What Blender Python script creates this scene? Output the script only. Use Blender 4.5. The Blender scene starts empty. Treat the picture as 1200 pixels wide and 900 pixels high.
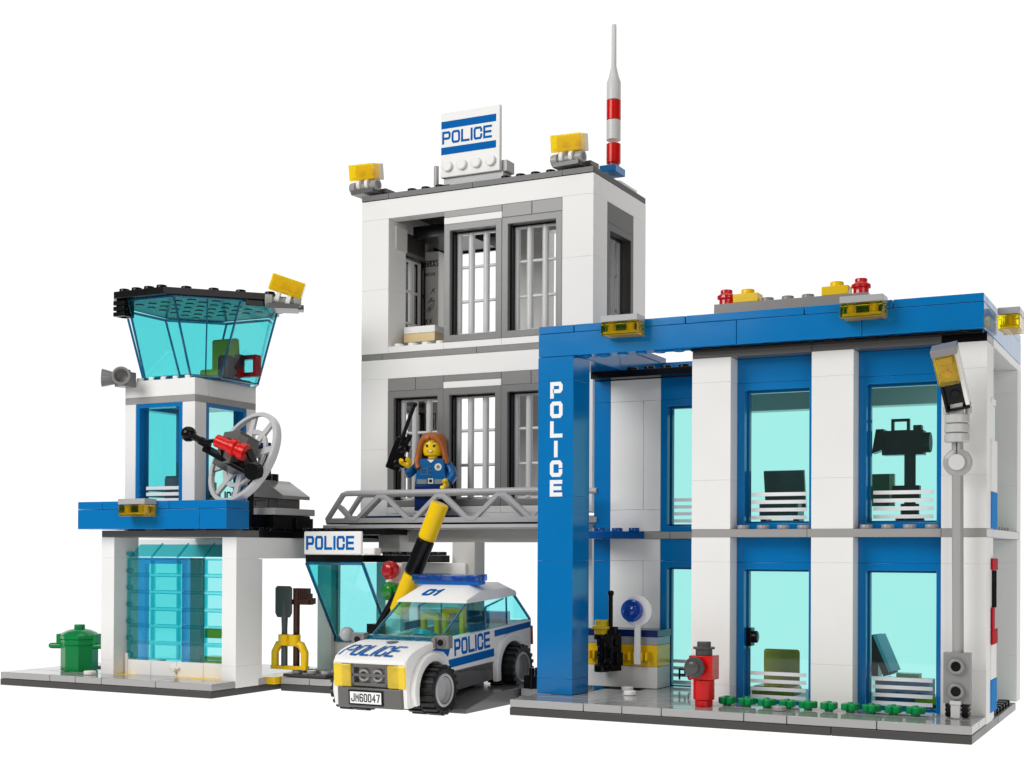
import bpy, bmesh, math, random
from mathutils import Vector, Matrix
random.seed(7)
S = 0.008                      # one toy stud is 8 mm; everything below is written in studs
sc = bpy.context.scene
# ------------------------------------------------------------------ camera
camd = bpy.data.cameras.new('camera'); cam = bpy.data.objects.new('camera', camd)
sc.collection.objects.link(cam); sc.camera = cam
Rv = Vector((0.8976586526, 0.4406668211, 0.0046579116)); Uv = Vector((-0.0017989572, -0.0069053157, 0.9999745399))
Fv = Vector((-0.4406877660, 0.8976441775, 0.0054058757))
cp = Vector((30.92213, -58.48686, 7.99045)) * S
cam.matrix_world = Matrix(((Rv.x, Uv.x, -Fv.x, cp.x), (Rv.y, Uv.y, -Fv.y, cp.y), (Rv.z, Uv.z, -Fv.z, cp.z), (0, 0, 0, 1)))
camd.sensor_width = 36; camd.lens = 1572.388 / 1200 * 36
camd.shift_x = (600 - 644.83) / 1200; camd.shift_y = (639.72 - 450) / 1200
camd.clip_start = 0.01; camd.clip_end = 50
# ------------------------------------------------------------------ studio light
wd = bpy.data.worlds.new('World'); sc.world = wd; wd.use_nodes = True
wd.node_tree.nodes['Background'].inputs[0].default_value = (1.0, .94, .86, 1)
wd.node_tree.nodes['Background'].inputs[1].default_value = 0.15
def softbox(name, pos, target, w, h, power, col=(1, 1, 1)):
    l = bpy.data.lights.new(name, 'AREA'); l.shape = 'RECTANGLE'; l.size = w * S; l.size_y = h * S; l.energy = power; l.color = col
    o = bpy.data.objects.new(name, l); sc.collection.objects.link(o); o.location = Vector(pos) * S
    o.rotation_euler = (Vector(target) - Vector(pos)).to_track_quat('-Z', 'Y').to_euler()
softbox('key_softbox', (-45, -75, 62), (-4, 6, 14), 60, 50, 4.6, (1, 1, 1))
softbox('top_softbox', (0, 5, 90), (0, 5, 0), 90, 60, 1.6)
softbox('side_softbox', (70, -70, 30), (6, 6, 10), 40, 50, 1.2, (1, .98, .95))
sc.view_settings.view_transform = 'Standard'; sc.view_settings.look = 'None'; sc.view_settings.exposure = 0; sc.view_settings.gamma = 1
sc.cycles.max_bounces = 14; sc.cycles.transparent_max_bounces = 24; sc.cycles.use_denoising = True
# ------------------------------------------------------------------ materials
def lin(r, g, b):
    f = lambda c: (c / 255 / 12.92) if c / 255 <= .04045 else ((c / 255 + .055) / 1.055) ** 2.4
    return (f(r), f(g), f(b), 1)
def plastic(name, col, rough=.2, bump=.0004, spec=.32, sss=0):
    m = bpy.data.materials.new(name); m.use_nodes = True; nt = m.node_tree; p = nt.nodes['Principled BSDF']
    p.inputs['Roughness'].default_value = rough; p.inputs['Specular IOR Level'].default_value = spec
    tc = nt.nodes.new('ShaderNodeTexCoord')
    n1 = nt.nodes.new('ShaderNodeTexNoise'); n1.inputs['Scale'].default_value = 55; n1.inputs['Detail'].default_value = 2
    nt.links.new(tc.outputs['Object'], n1.inputs['Vector'])
    rmp = nt.nodes.new('ShaderNodeMapRange'); rmp.inputs[3].default_value = rough * .8; rmp.inputs[4].default_value = rough * 1.25
    nt.links.new(n1.outputs['Fac'], rmp.inputs[0]); nt.links.new(rmp.outputs[0], p.inputs['Roughness'])
    mx = nt.nodes.new('ShaderNodeMix'); mx.data_type = 'RGBA'
    mx.inputs[6].default_value = tuple(c * .97 for c in col[:3]) + (1,); mx.inputs[7].default_value = tuple(min(1, c * 1.03) for c in col[:3]) + (1,)
    nt.links.new(n1.outputs['Fac'], mx.inputs[0]); nt.links.new(mx.outputs[2], p.inputs['Base Color'])
    n2 = nt.nodes.new('ShaderNodeTexNoise'); n2.inputs['Scale'].default_value = 140; nt.links.new(tc.outputs['Object'], n2.inputs['Vector'])
    bp = nt.nodes.new('ShaderNodeBump'); bp.inputs['Distance'].default_value = bump; bp.inputs['Strength'].default_value = .12
    nt.links.new(n2.outputs['Fac'], bp.inputs['Height']); nt.links.new(bp.outputs['Normal'], p.inputs['Normal'])
    return m
def clear(name, col, body=.06, rough=.03, bodycol=None, ripple=0):
    m = bpy.data.materials.new(name); m.use_nodes = True; nt = m.node_tree; N = nt.nodes; L = nt.links
    N.remove(N['Principled BSDF']); out = N['Material Output']
    t = N.new('ShaderNodeBsdfTransparent'); t.inputs[0].default_value = tuple(col[:3]) + (1,)
    d = N.new('ShaderNodeBsdfPrincipled'); bc = bodycol or col
    d.inputs['Base Color'].default_value = tuple(bc[:3]) + (1,); d.inputs['Roughness'].default_value = .35
    m1 = N.new('ShaderNodeMixShader'); m1.inputs[0].default_value = body; L.new(t.outputs[0], m1.inputs[1]); L.new(d.outputs[0], m1.inputs[2])
    g = N.new('ShaderNodeBsdfGlossy'); g.inputs['Roughness'].default_value = rough; g.inputs[0].default_value = (1, 1, 1, 1)
    fr = N.new('ShaderNodeFresnel'); fr.inputs[0].default_value = 1.5
    m2 = N.new('ShaderNodeMixShader'); ge = N.new('ShaderNodeNewGeometry'); mt = N.new('ShaderNodeMath'); mt.operation = 'MULTIPLY_ADD'; mt.inputs[1].default_value = -1; mt.inputs[2].default_value = 1; L.new(ge.outputs['Backfacing'], mt.inputs[0]); mm = N.new('ShaderNodeMath'); mm.operation = 'MULTIPLY'; L.new(fr.outputs[0], mm.inputs[0]); L.new(mt.outputs[0], mm.inputs[1]); L.new(mm.outputs[0], m2.inputs[0]); L.new(m1.outputs[0], m2.inputs[1]); L.new(g.outputs[0], m2.inputs[2])
    L.new(m2.outputs[0], out.inputs[0])
    if ripple:
        tc = N.new('ShaderNodeTexCoord'); v = N.new('ShaderNodeTexVoronoi'); v.inputs['Scale'].default_value = 260; L.new(tc.outputs['Object'], v.inputs['Vector'])
        b = N.new('ShaderNodeBump'); b.inputs['Distance'].default_value = .002; b.inputs['Strength'].default_value = ripple
        L.new(v.outputs['Distance'], b.inputs['Height']); L.new(b.outputs[0], g.inputs['Normal']); L.new(b.outputs[0], fr.inputs['Normal'])
    return m
WHITE = plastic('white_plastic', (.83, .82, .80, 1), .42, spec=.25)
BLUE = plastic('blue_plastic', (.0, .165, .45, 1), .14)
CHAIRY = plastic('chair_yellow', (.95, .42, .0, 1), .25)
BARG = plastic('bar_grey', (.62, .62, .62, 1), .2)
LGREY = plastic('light_grey_plastic', (.40, .40, .405, 1), .2)
DGREY = plastic('dark_grey_plastic', (.125, .12, .115, 1), .2)
BLACK = plastic('black_plastic', (.004, .004, .005, 1), .2, spec=.2)
BASED = plastic('base_dark_grey', (.062, .059, .056, 1), .3, spec=.25)
YELL = plastic('yellow_plastic', (.86, .55, .003, 1), .2)
RED = plastic('red_plastic', (.62, .006, .004, 1), .18)
GREEN = plastic('green_plastic', (.0, .23, .055, 1), .18)
TAN = plastic('tan_plastic', (.72, .56, .30, 1), .22)
BROWN = plastic('brown_plastic', (.045, .015, .009, 1), .25)
HAIRC = plastic('chestnut_plastic', (.40, .12, .028, 1), .2)
RUBBER = plastic("tyre_rubber", (.008, .008, .008, 1), .42, .001)
NAVY = plastic('dark_blue_plastic', (.004, .02, .12, 1), .18)
PRINT_B = plastic('blue_print', (.0, .115, .40, 1), .6, spec=.05)
PRINT_W = plastic('white_print', (.88, .88, .88, 1), .3)
PRINT_K = plastic('black_print', (.01, .01, .01, 1), .35)
STEEL = plastic('grey_print', (.22, .24, .25, 1), .3)
AQUA = clear('pale_aqua_glass', (.60, .91, .885), .012, bodycol=(.5, .85, .82))
TURQ = clear('turquoise_glass', (.52, .90, .91), .02, bodycol=(.05, .6, .65))
TURQL = clear('turquoise_window', (.56, .91, .92), .015, bodycol=(.1, .7, .75))
TEDGE = clear('turquoise_edge', (.03, .33, .50), .3, bodycol=(.0, .22, .36))
TYEL = clear('amber_glass', (1.0, .86, .02), .5, bodycol=(1.0, .74, .0))
def refr(name, col, rough=.04):
    m = bpy.data.materials.new(name); m.use_nodes = True; p = m.node_tree.nodes['Principled BSDF']
    p.inputs['Base Color'].default_value = col; p.inputs['Transmission Weight'].default_value = 1; p.inputs['Roughness'].default_value = rough; p.inputs['IOR'].default_value = 1.45
    return m
AMBER = refr('amber_refracting', (1.0, .87, .01, 1))
AMBER2 = clear('amber_core', (1.0, .86, .02), .45, bodycol=(1.0, .76, .0))
TYEL2 = clear('amber_inner', (.9, .62, .02), .45, bodycol=(.9, .58, .0))
TRED = clear('red_glass', (.75, .02, .03), .45, bodycol=(.65, .0, .01), ripple=.3)
TGRN = clear('green_glass', (.05, .55, .06), .4, bodycol=(.0, .4, .02), ripple=.3)
TBLU = clear('blue_glass', (.03, .36, .80), .22, bodycol=(.0, .16, .55), ripple=.2)
CARGL = clear('car_glass', (.66, .965, .97), .012, bodycol=(.1, .7, .75))
FLOODY = clear('flood_yellow', (1.0, .88, .02), .38, bodycol=(1.0, .74, .0))
TCLR = clear('colourless_glass', (.86, .90, .90), .08, bodycol=(.7, .75, .75), ripple=.5)
LIGHT = bpy.data.materials.new('backdrop_glow'); LIGHT.use_nodes = True  # added glow for the backdrop, washes out shadows on the ground
_n = LIGHT.node_tree; _n.nodes.remove(_n.nodes['Principled BSDF']); _e = _n.nodes.new('ShaderNodeEmission'); _e.inputs[1].default_value = 1.08
_n.links.new(_e.outputs[0], _n.nodes['Material Output'].inputs[0])
# ------------------------------------------------------------------ mesh builder
class B:
    def __init__(s, xf=None):
        s.v = []; s.f = []; s.mi = []; s.m = 0; s.xf = xf; s.smooth = []
    def put(s, vs, fs, sm=False):
        n = len(s.v)
        for p in vs:
            p = Vector(p)
            if s.xf is not None: p = s.xf @ p
            s.v.append(p)
        for f in fs:
            s.f.append([i + n for i in f]); s.mi.append(s.m); s.smooth.append(sm)
        return s
    def box(s, x0, x1, y0, y1, z0, z1, g=.012):
        x0 += g; x1 -= g; y0 += g; y1 -= g; z0 += g * .6; z1 -= g * .6
        return s.put([(x, y, z) for z in (z0, z1) for x, y in ((x0, y0), (x1, y0), (x1, y1), (x0, y1))],
                     [(3, 2, 1, 0), (4, 5, 6, 7), (0, 1, 5, 4), (1, 2, 6, 5), (2, 3, 7, 6), (3, 0, 4, 7)])
    def prism(s, pts, a, b, axis='x'):
        """pts: outline in the plane across axis (x: (y,z); y: (x,z); z: (x,y)), extruded from a to b"""
        n = len(pts)
        mk = {'x': lambda p, t: (t, p[0], p[1]), 'y': lambda p, t: (p[0], t, p[1]), 'z': lambda p, t: (p[0], p[1], t)}[axis]
        vs = [mk(p, a) for p in pts] + [mk(p, b) for p in pts]
        fs = [list(range(n))[::-1], list(range(n, 2 * n))] + [(i, (i + 1) % n, n + (i + 1) % n, n + i) for i in range(n)]
        return s.put(vs, fs)
    def loft(s, rings, cap=True, sm=False):
        n = len(rings[0]); vs = [p for r in rings for p in r]; fs = []
        for k in range(len(rings) - 1):
            for i in range(n): fs.append((k * n + i, k * n + (i + 1) % n, (k + 1) * n + (i + 1) % n, (k + 1) * n + i))
        s.put(vs, fs, sm)
        if cap:
            s.put(rings[0], [list(range(n))[::-1]]); s.put(rings[-1], [list(range(n))])
        return s
    def cyl(s, p0, p1, r0, r1=None, n=20, cap=True):
        r1 = r0 if r1 is None else r1
        p0 = Vector(p0); p1 = Vector(p1); d = (p1 - p0).normalized()
        a = d.orthogonal().normalized(); b = d.cross(a)
        rg = lambda p, r: [p + (a * math.cos(2 * math.pi * i / n) + b * math.sin(2 * math.pi * i / n)) * r for i in range(n)]
        return s.loft([rg(p0, r0), rg(p1, r1)], cap, True)
    def lathe(s, prof, p0, axis=(0, 0, 1), n=24, cap=True):
        """prof: (radius, distance along axis)"""
        p0 = Vector(p0); d = Vector(axis).normalized(); a = d.orthogonal().normalized(); b = d.cross(a)
        rings = [[p0 + d * h + (a * math.cos(2 * math.pi * i / n) + b * math.sin(2 * math.pi * i / n)) * r for i in range(n)] for r, h in prof]
        return s.loft(rings, cap, True)
    def tube(s, pts, r, n=10, closed=False, flat=1):
        pts = [Vector(p) for p in pts]; rings = []; N = len(pts); up = None
        for i, p in enumerate(pts):
            t = (pts[(i + 1) % N] - pts[i - 1]) if closed else (pts[min(i + 1, N - 1)] - pts[max(i - 1, 0)])
            t.normalize()
            if up is None: up = t.orthogonal().normalized()
            up = (up - t * up.dot(t)).normalized(); w = t.cross(up)
            k = 1
            if 0 < i < N - 1 and not closed:
                c = (pts[i] - pts[i - 1]).normalized().dot(t); k = 1 / max(.6, c)
            rings.append([p + (up * math.cos(2 * math.pi * j / n) + w * math.sin(2 * math.pi * j / n)) * r * k for j in range(n)])
        if closed: rings.append(rings[0])
        return s.loft(rings, not closed, True)
    def ball(s, c, r, n=16, sq=(1, 1, 1)):
        rings = []
        for k in range(1, n // 2 + 1):
            th = math.pi * k / (n // 2 + 1)
            rings.append([Vector(c) + Vector((math.cos(2 * math.pi * i / n) * math.sin(th) * r * sq[0], math.sin(2 * math.pi * i / n) * math.sin(th) * r * sq[1], -math.cos(th) * r * sq[2])) for i in range(n)])
        return s.loft(rings, True, True)
    def stud(s, x, y, z, d=(0, 0, 1), r=.3, h=.2):
        return s.lathe([(r, 0), (r, h * .85), (r * .93, h)], (x, y, z), d, 18)
    def studs(s, x0, x1, y0, y1, z):
        x = x0 + .5
        while x < x1:
            y = y0 + .5
            while y < y1: s.stud(x, y, z); y += 1
            x += 1
        return s
    def frame(s, x0, x1, z0, z1, y0, y1, j, jt=None, jb=None):
        """upright rectangular ring: outer x0..x1, z0..z1, depth y0..y1, jamb j"""
        jt = j if jt is None else jt; jb = j if jb is None else jb
        o = [(x0, z0), (x1, z0), (x1, z1), (x0, z1)]; i = [(x0 + j, z0 + jb), (x1 - j, z0 + jb), (x1 - j, z1 - jt), (x0 + j, z1 - jt)]
        vs = [(p[0], y0, p[1]) for p in o + i] + [(p[0], y1, p[1]) for p in o + i]; fs = []
        for k in range(4):
            k2 = (k + 1) % 4
            fs += [(k, k2, 4 + k2, 4 + k), (8 + k2, 8 + k, 12 + k, 12 + k2), (k2, k, 8 + k, 8 + k2), (4 + k, 4 + k2, 12 + k2, 12 + k)]
        return s.put(vs, fs)
    def stroke(s, pts, w, org, u, v, dep, closed=False):
        P = [Vector(p) for p in pts]; n = len(P); lf = []; rt = []
        for i in range(n):
            a = P[i] - P[i - 1] if (i > 0 or closed) else P[1] - P[0]
            c = P[(i + 1) % n] - P[i] if (i < n - 1 or closed) else P[n - 1] - P[n - 2]
            a = a.normalized(); c = c.normalized(); m = (a + c)
            m = m.normalized() if m.length > 1e-6 else a
            k = 1 / max(.5, m.dot(a)); nn = Vector((-m.y, m.x)) * w / 2 * k
            lf.append(P[i] + nn); rt.append(P[i] - nn)
        nrm = Vector(u).cross(Vector(v)).normalized(); org = Vector(org); u = Vector(u); v = Vector(v)
        pt = lambda p, d: org + u * p.x + v * p.y + nrm * d
        vs = []
        for i in range(n): vs += [pt(lf[i], dep), pt(rt[i], dep), pt(lf[i], -.02), pt(rt[i], -.02)]
        fs = []
        for i in range(n if closed else n - 1):
            a = i * 4; b = ((i + 1) % n) * 4
            fs += [(a, a + 1, b + 1, b), (a, b, b + 2, a + 2), (a + 1, a + 3, b + 3, b + 1)]
        if not closed: fs += [(0, 2, 3, 1), ((n - 1) * 4, (n - 1) * 4 + 1, (n - 1) * 4 + 3, (n - 1) * 4 + 2)]
        return s.put(vs, fs)
    def text(s, txt, org, u, v, h, w, gap, t, dep=.012, sub=1):
        """squared block lettering; h letter height, w letter width, t stroke; returns run length"""
        x = 0; h -= t; u = Vector(u).normalized(); v = Vector(v)
        for ch in txt:
            if ch == ' ': x += w * .6; continue
            ww = GW.get(ch, 1) * (w - t)
            for si, st in enumerate(GLYPH[ch]):
                cl = st[0] == 'c'; pts = st[1:] if cl else st
                Q = [Vector((x + t / 2 + p[0] * ww, t / 2 + p[1] * h)) for p in pts]
                if not cl:
                    Q[0] = Q[0] + (Q[0] - Q[1]).normalized() * t / 2; Q[-1] = Q[-1] + (Q[-1] - Q[-2]).normalized() * t / 2
                if sub > 1:
                    ring = Q + [Q[0]] if cl else Q; Q = [ring[i].lerp(ring[i + 1], k / sub) for i in range(len(ring) - 1) for k in range(sub)] + ([] if cl else [ring[-1]])
                s.stroke(Q, t, org, u, v, dep + .006 * si, cl)
            x += ww + t + gap
        return x - gap
c = .14
_O = ['c', (c, 0), (0, c), (0, 1 - c), (c, 1), (1 - c, 1), (1, 1 - c), (1, c), (1 - c, 0)]
GW = {'I': 0.001, '1': .5}
GLYPH = {'P': [[(0, -.0), (0, 1), (1 - c, 1), (1, 1 - c), (1, .42 + c), (1 - c, .42), (.31, .42)]], 'O': [_O], '0': [_O], 'L': [[(0, 1), (0, 0), (1, 0)]],
  'I': [[(0, 1), (0, 0)]], 'C': [[(1, .7), (1, 1 - c), (1 - c, 1), (c, 1), (0, 1 - c), (0, c), (c, 0), (1 - c, 0), (1, c), (1, .3)]],
  'E': [[(1, 1), (0, 1), (0, 0), (1, 0)], [(.1, .5), (.92, .5)]], '1': [[(0, .8), (.6, 1), (.6, 0)]], 'J': [[(1, 1), (1, c), (1 - c, 0), (c, 0), (0, c), (0, .3)]],
  'M': [[(0, 0), (0, 1), (.5, .4), (1, 1), (1, 0)]], '6': [[(1, .85), (1 - c, 1), (c, 1), (0, 1 - c), (0, c), (c, 0), (1 - c, 0), (1, c), (1, .5 - c * .3), (1 - c, .55), (.1, .55)]],
  '4': [[(.75, 0), (.75, 1), (0, .3), (1, .3)]], '7': [[(0, 1), (1, 1), (.35, 0)]],
  'B': [[(0, 0), (0, 1), (.9, 1), (.95, .55), (.1, .5)], [(.9, .5), (1, .1), (.9, 0), (.1, 0)]], 'R': [[(0, 0), (0, 1), (1, .9), (1, .55), (.1, .45)], [(.4, .45), (1, 0)]],
  'K': [[(0, 0), (0, 1)], [(1, 1), (.1, .5), (1, 0)]], 'S': [[(1, .9), (.9, 1), (.1, 1), (0, .6), (1, .45), (.9, 0), (0, 0)]]}
ORG = {}
def link(o): sc.collection.objects.link(o); return o
def thing(name, label, cat, at=(0, 0, 0), group=None, rot=None, local=False, kind=None):
    o = link(bpy.data.objects.new(name, None)); o.empty_display_size = .005; o.location = Vector(at) * S
    if rot: o.rotation_euler = rot
    o['label'] = label; o['category'] = cat
    if group: o['group'] = group
    if kind: o['kind'] = kind
    ORG[o.name] = Vector((0, 0, 0)) if local else Vector(at)
    return o
def build(b, name, mats, parent=None, bev=.022, seg=2, at=None):
    if not isinstance(mats, (list, tuple)): mats = [mats]
    org = ORG[parent.name] if parent is not None else (Vector(at) if at is not None else Vector((0, 0, 0)))
    me = bpy.data.meshes.new(name); me.from_pydata([(v - org) * S for v in b.v], [], b.f)
    for m in mats: me.materials.append(m)
    me.polygons.foreach_set('material_index', b.mi); me.polygons.foreach_set('use_smooth', b.smooth)
    bm = bmesh.new(); bm.from_mesh(me); bmesh.ops.remove_doubles(bm, verts=bm.verts, dist=1e-7); bmesh.ops.recalc_face_normals(bm, faces=bm.faces); bm.to_mesh(me); bm.free()
    me.update()
    try: me.set_sharp_from_angle(angle=math.radians(38))
    except Exception: pass
    o = link(bpy.data.objects.new(name, me)); o.parent = parent; ORG[o.name] = org
    if parent is None: o.location = org * S
    if bev:
        md = o.modifiers.new('edge', 'BEVEL'); md.width = bev * S; md.segments = seg; md.limit_method = 'ANGLE'; md.angle_limit = math.radians(50); md.harden_normals = False
    return o
def tag(o, label=None, cat=None, group=None, kind=None):
    if label: o['label'] = label
    if cat: o['category'] = cat
    if group: o['group'] = group
    if kind: o['kind'] = kind
    return o
def dup(root, delta, label):
    r = root.copy(); link(r); r.location = root.location + Vector(delta) * S; r['label'] = label
    def rec(src, dst):
        for ch in list(src.children):
            c2 = ch.copy(); link(c2); c2.parent = dst; c2.matrix_parent_inverse = ch.matrix_parent_inverse; rec(ch, c2)
    rec(root, r); return r
# ------------------------------------------------------------------ backdrop: white sweep behind the model, glow added to keep the ground shadowless
b = B(); prof = [(-31, -.03)] + [(60 + 26 * math.sin(t), -.03 + 26 - 26 * math.cos(t)) for t in [math.radians(a) for a in range(0, 91, 10)]] + [(86, 145)]
for k in range(len(prof) - 1):
    b.put([(-225, prof[k][0], prof[k][1]), (75, prof[k][0], prof[k][1]), (75, prof[k + 1][0], prof[k + 1][1]), (-225, prof[k + 1][0], prof[k + 1][1])], [(0, 1, 2, 3)], True)
tag(build(b, 'backdrop', LIGHT, bev=0), kind='structure')
GX, GY = -33.594, -1.236
GT = Matrix.Translation((GX, GY, 0)); TT = Matrix.Translation((-17, 12, 0))
# ------------------------------------------------------------------ pavements (base plates with tiles)
def pave(name, plates, tiles, studs_, xf=None, extra=None):
    b = B(xf)
    for x0, x1, y0, y1, m in plates: b.m = m; b.box(x0, x1, y0, y1, 0, .4)
    for x0, x1, y0, y1, m in tiles: b.m = m; b.box(x0, x1, y0, y1, .4, .8, .02)
    for x0, x1, y0, y1, m in studs_: b.m = m; b.studs(x0, x1, y0, y1, .4)
    if extra: extra(b)
    return tag(build(b, name, [BASED, LGREY, BLACK, YELL, TAN, WHITE], bev=.03), kind='structure')
TILE = plastic('polished_grey_tile', (.36, .355, .35, 1), .06)
def rp(b):
    b.m = 5
    for x, y in ((3.6, 6.4), (4.5, 4.6)): b.lathe([(.32, 0), (.32, .2), (.28, .22)], (x, y, .8))
    b.m = 1; b.lathe([(.32, 0), (.32, .2), (.28, .22)], (13.2, 1.6, .8))
o = pave('pavement', [(0, 16, 0, 8, 0), (16, 22, 0, 8, 0), (0, 16, 8, 16, 0), (16, 22, 8, 14.3, 2)],
     [(0, 4, 0, 2, 1), (4, 6, 0, 2, 1), (6, 8, 0, 2, 1), (8, 12, 0, 2, 1), (12, 14, 0, 2, 1), (14, 18, 0, 2, 1), (18, 22, 0, 2, 1), (0, 4, 2, 3, 1), (2, 4, 3, 7, 1), (4, 6, 2, 6, 1), (6, 8, 2, 4, 1), (4, 8, 6, 10, 1), (6, 8, 4, 6, 1), (8, 20, 2, 4, 1), (20, 22, 2, 4, 1), (21, 22, 5, 6.6, 1)],
     [(0, 2, 5, 8, 2), (17, 22, 7, 14, 2)], extra=rp)
o.data.materials[1] = TILE
def gp(b):
    b.m = 5; b.lathe([(.34, 0), (.34, .2), (.3, .22)], (6.05, 1.1, .8))
o = pave('pavement', [(0, 16, 0, 8, 0), (0, 16, 8, 14, 2)], [(0, 4, 0, 2, 1), (4, 6, 0, 2, 1), (6, 8, 0, 2, 1), (8, 12, 0, 2, 1), (12, 16, 0, 2, 1), (0, 2, 2, 6, 1), (2, 6, 2, 4, 1), (7, 8, 2, 4, 3), (8, 11, 2, 4, 1), (11, 15, 2, 4, 3), (0, 2, 6, 12, 1), (4, 7, 4, 10, 2), (7, 15, 4, 12, 1), (15, 16, 4, 8, 1)],
     [(2, 6, 4, 8, 2)], GT, gp)
o.data.materials[1] = TILE
def tp(b):
    b.m = 3; b.prism([(-19.6, 3.2), (-17.1, 3.6), (-17.1, 7), (-17.6, 7)], .4, .8, 'z')
    b.m = 0; b.box(-17, -14, 4.2, 6, .8, 1.0); b.m = 1; b.studs(-16.9, -13.9, 4.3, 6.3, .98)
o = pave('pavement', [(-17, -9, 4, 12, 0), (-9, -1, 6, 12, 0), (-17, -1, 12, 20, 0), (-19.6, -17, 5, 7, 0)],
     [(-17, -15, 4, 6, 1), (-15, -13, 4, 6, 1), (-13, -9, 4, 6, 1), (-5, -1, 6, 8, 1), (-9, -5, 6, 8, 1)], [(-16.9, -13, 6, 9, 2), (-9, -3, 8, 12, 2)], None, tp)
o.data.materials[1] = TILE
# ------------------------------------------------------------------ office building (right)
off = thing('office_building', 'two-storey white and blue office block with glass fronts and blue roof band', 'building', (11, 9, .4))
def column(x0, x1, y0, y1, z0, joints, z1, name='column', mat=WHITE, parent=off, xf=None):
    b = B(xf); zs = [z0] + joints + [z1]
    for k in range(len(zs) - 1): b.box(x0, x1, y0, y1, zs[k], zs[k + 1], .003)
    return build(b, name, mat, parent, .012)
for x, js in ((8, [1.6, 7.6]), (14, [2.8, 7.6]), (20, [2.8, 7.6])):
    column(x, x + 2, 4, 6, .4, js, 8.8)
    column(x, x + 2, 4, 6, 9.2, [11.6, 16.4] if x > 8 else [11.6, 16.4], 17.6)
# portal column and letters
column(0, 2, 3, 5, .8, [1.6, 7.6, 10.9, 16.8], 18, 'portal_column', BLUE)
b = B(); z = 16.72
for ch in 'POLICE':
    b.text(ch, (.7 if ch != 'I' else .93, 3, z - .84), (1, 0, 0), (0, 0, 1), .84, .7, .1, .2, .012); z -= 1.0
build(b, 'lettering', PRINT_W, off, 0)
# belts between the storeys
b = B()
for x0, x1 in ((4.6, 8), (8, 13.8), (13.8, 20), (20, 22)): b.box(x0, x1, 4 if x0 >= 8 else 9.9, 6 if x0 >= 8 else 11, 8.8, 9.2, .008)
b.box(3, 4.6, 9.9, 11, 8.8, 9.2); b.box(20.5, 22, 6, 16, 8.8, 9.2, .01); b.box(0, 20.4, 11.2, 16, 8.8, 9.2); b.box(8, 20.4, 6.1, 11, 8.8, 9.2)
for x in (10, 16): b.studs(x, x + 4, 4, 5, 9.2)
b.studs(21, 22, 6.5, 14, 9.2)
build(b, 'storey_band', plastic('band_grey', (.34, .33, .325, 1), .2), off)
# glazed fronts
def office_window(x, y, z, sill_text=None, handle=False, par=off, H=7.2):
    b = B(); b.frame(x, x + 4, z, z + H, y, y + 1, .38, .36, .3); b.frame(x + .34, x + 3.66, z + .28, z + H - .34, y + .55, y + .9, .12)
    f = build(b, 'window_frame', BLUE, par, .03)
    b = B(); b.box(x + .4, x + 3.6, y + .42, y + .54, z + .34, z + H - .4, 0); p = build(b, 'pane', AQUA, f, .02)
    b = B()
    for k in range(4): b.box(x + .62, x + 3.4, y + .395, y + .418, z + .5 + k * .38, z + .68 + k * .38, 0)
    build(b, 'white_stripes', PRINT_W, p, 0)
    if sill_text:
        b = B(); b.text('POLICE', (x + .95, y + .39, z + .72), (1, 0, 0), (0, 0, 1), .62, .42, .1, .1, .012); build(b, 'lettering', NAVY, p, 0)
    if handle:
        b = B(); b.box(x + .42, x + .66, y + .3, y + .9, z + 3.05, z + 3.95, 0); b.lathe([(.3, 0), (.3, .22), (.22, .26)], (x + .66, y + .6, z + 3.5), (1, 0, 0)); build(b, 'handle', BLACK, p)
    return f
for x in (10, 16):
    office_window(x, 5, .4, handle=(x == 10)); office_window(x, 5, 9.2)
    for z0 in (7.6, 16.4): b = B(); b.box(x, x + 4, 5, 6, z0, z0 + 1.2, .006); build(b, 'lintel', BLUE, off)
# recessed entrance wall
b = B()
for z0, z1, sp in ((.4, 1.6, 0), (1.6, 7.6, 1), (7.6, 8.8, 0), (9.2, 10.4, 0), (10.4, 16.4, 1), (16.4, 17.6, 0)):
    if sp: b.box(1, 2.98, 10, 11, z0, z1, .008); b.box(2.98, 4, 10, 11, z0, z1, .008)
    else: b.box(1, 4, 10, 11, z0, z1, .006)
build(b, 'wall', WHITE, off, .018)
b = B()
for z0, z1 in ((.4, 7.6), (7.6, 8.8), (9.2, 16.4), (16.4, 17.6)): b.box(0, 1, 10, 11, z0, z1, .006)
b.box(4, 8, 10, 11, 7.6, 8.8, .006); b.box(4, 8, 10, 11, 16.4, 17.6, .006)
build(b, 'wall', BLUE, off, .018)
office_window(4, 10, .4, sill_text=True); office_window(4, 10, 9.2)
b = B(); b.prism([(0.1, 8.1), (1.9, 8.1), (3.1, 9.9), (0.1, 9.9)], 8.8, 9.2, 'z'); b.studs(0.2, 3, 8.9, 10, 9.2); build(b, 'balcony', plastic('shaded_blue_plastic', (.0, .075, .30, 1), .16), off)  # balcony blue is darkened, its shade put into the colour
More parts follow.
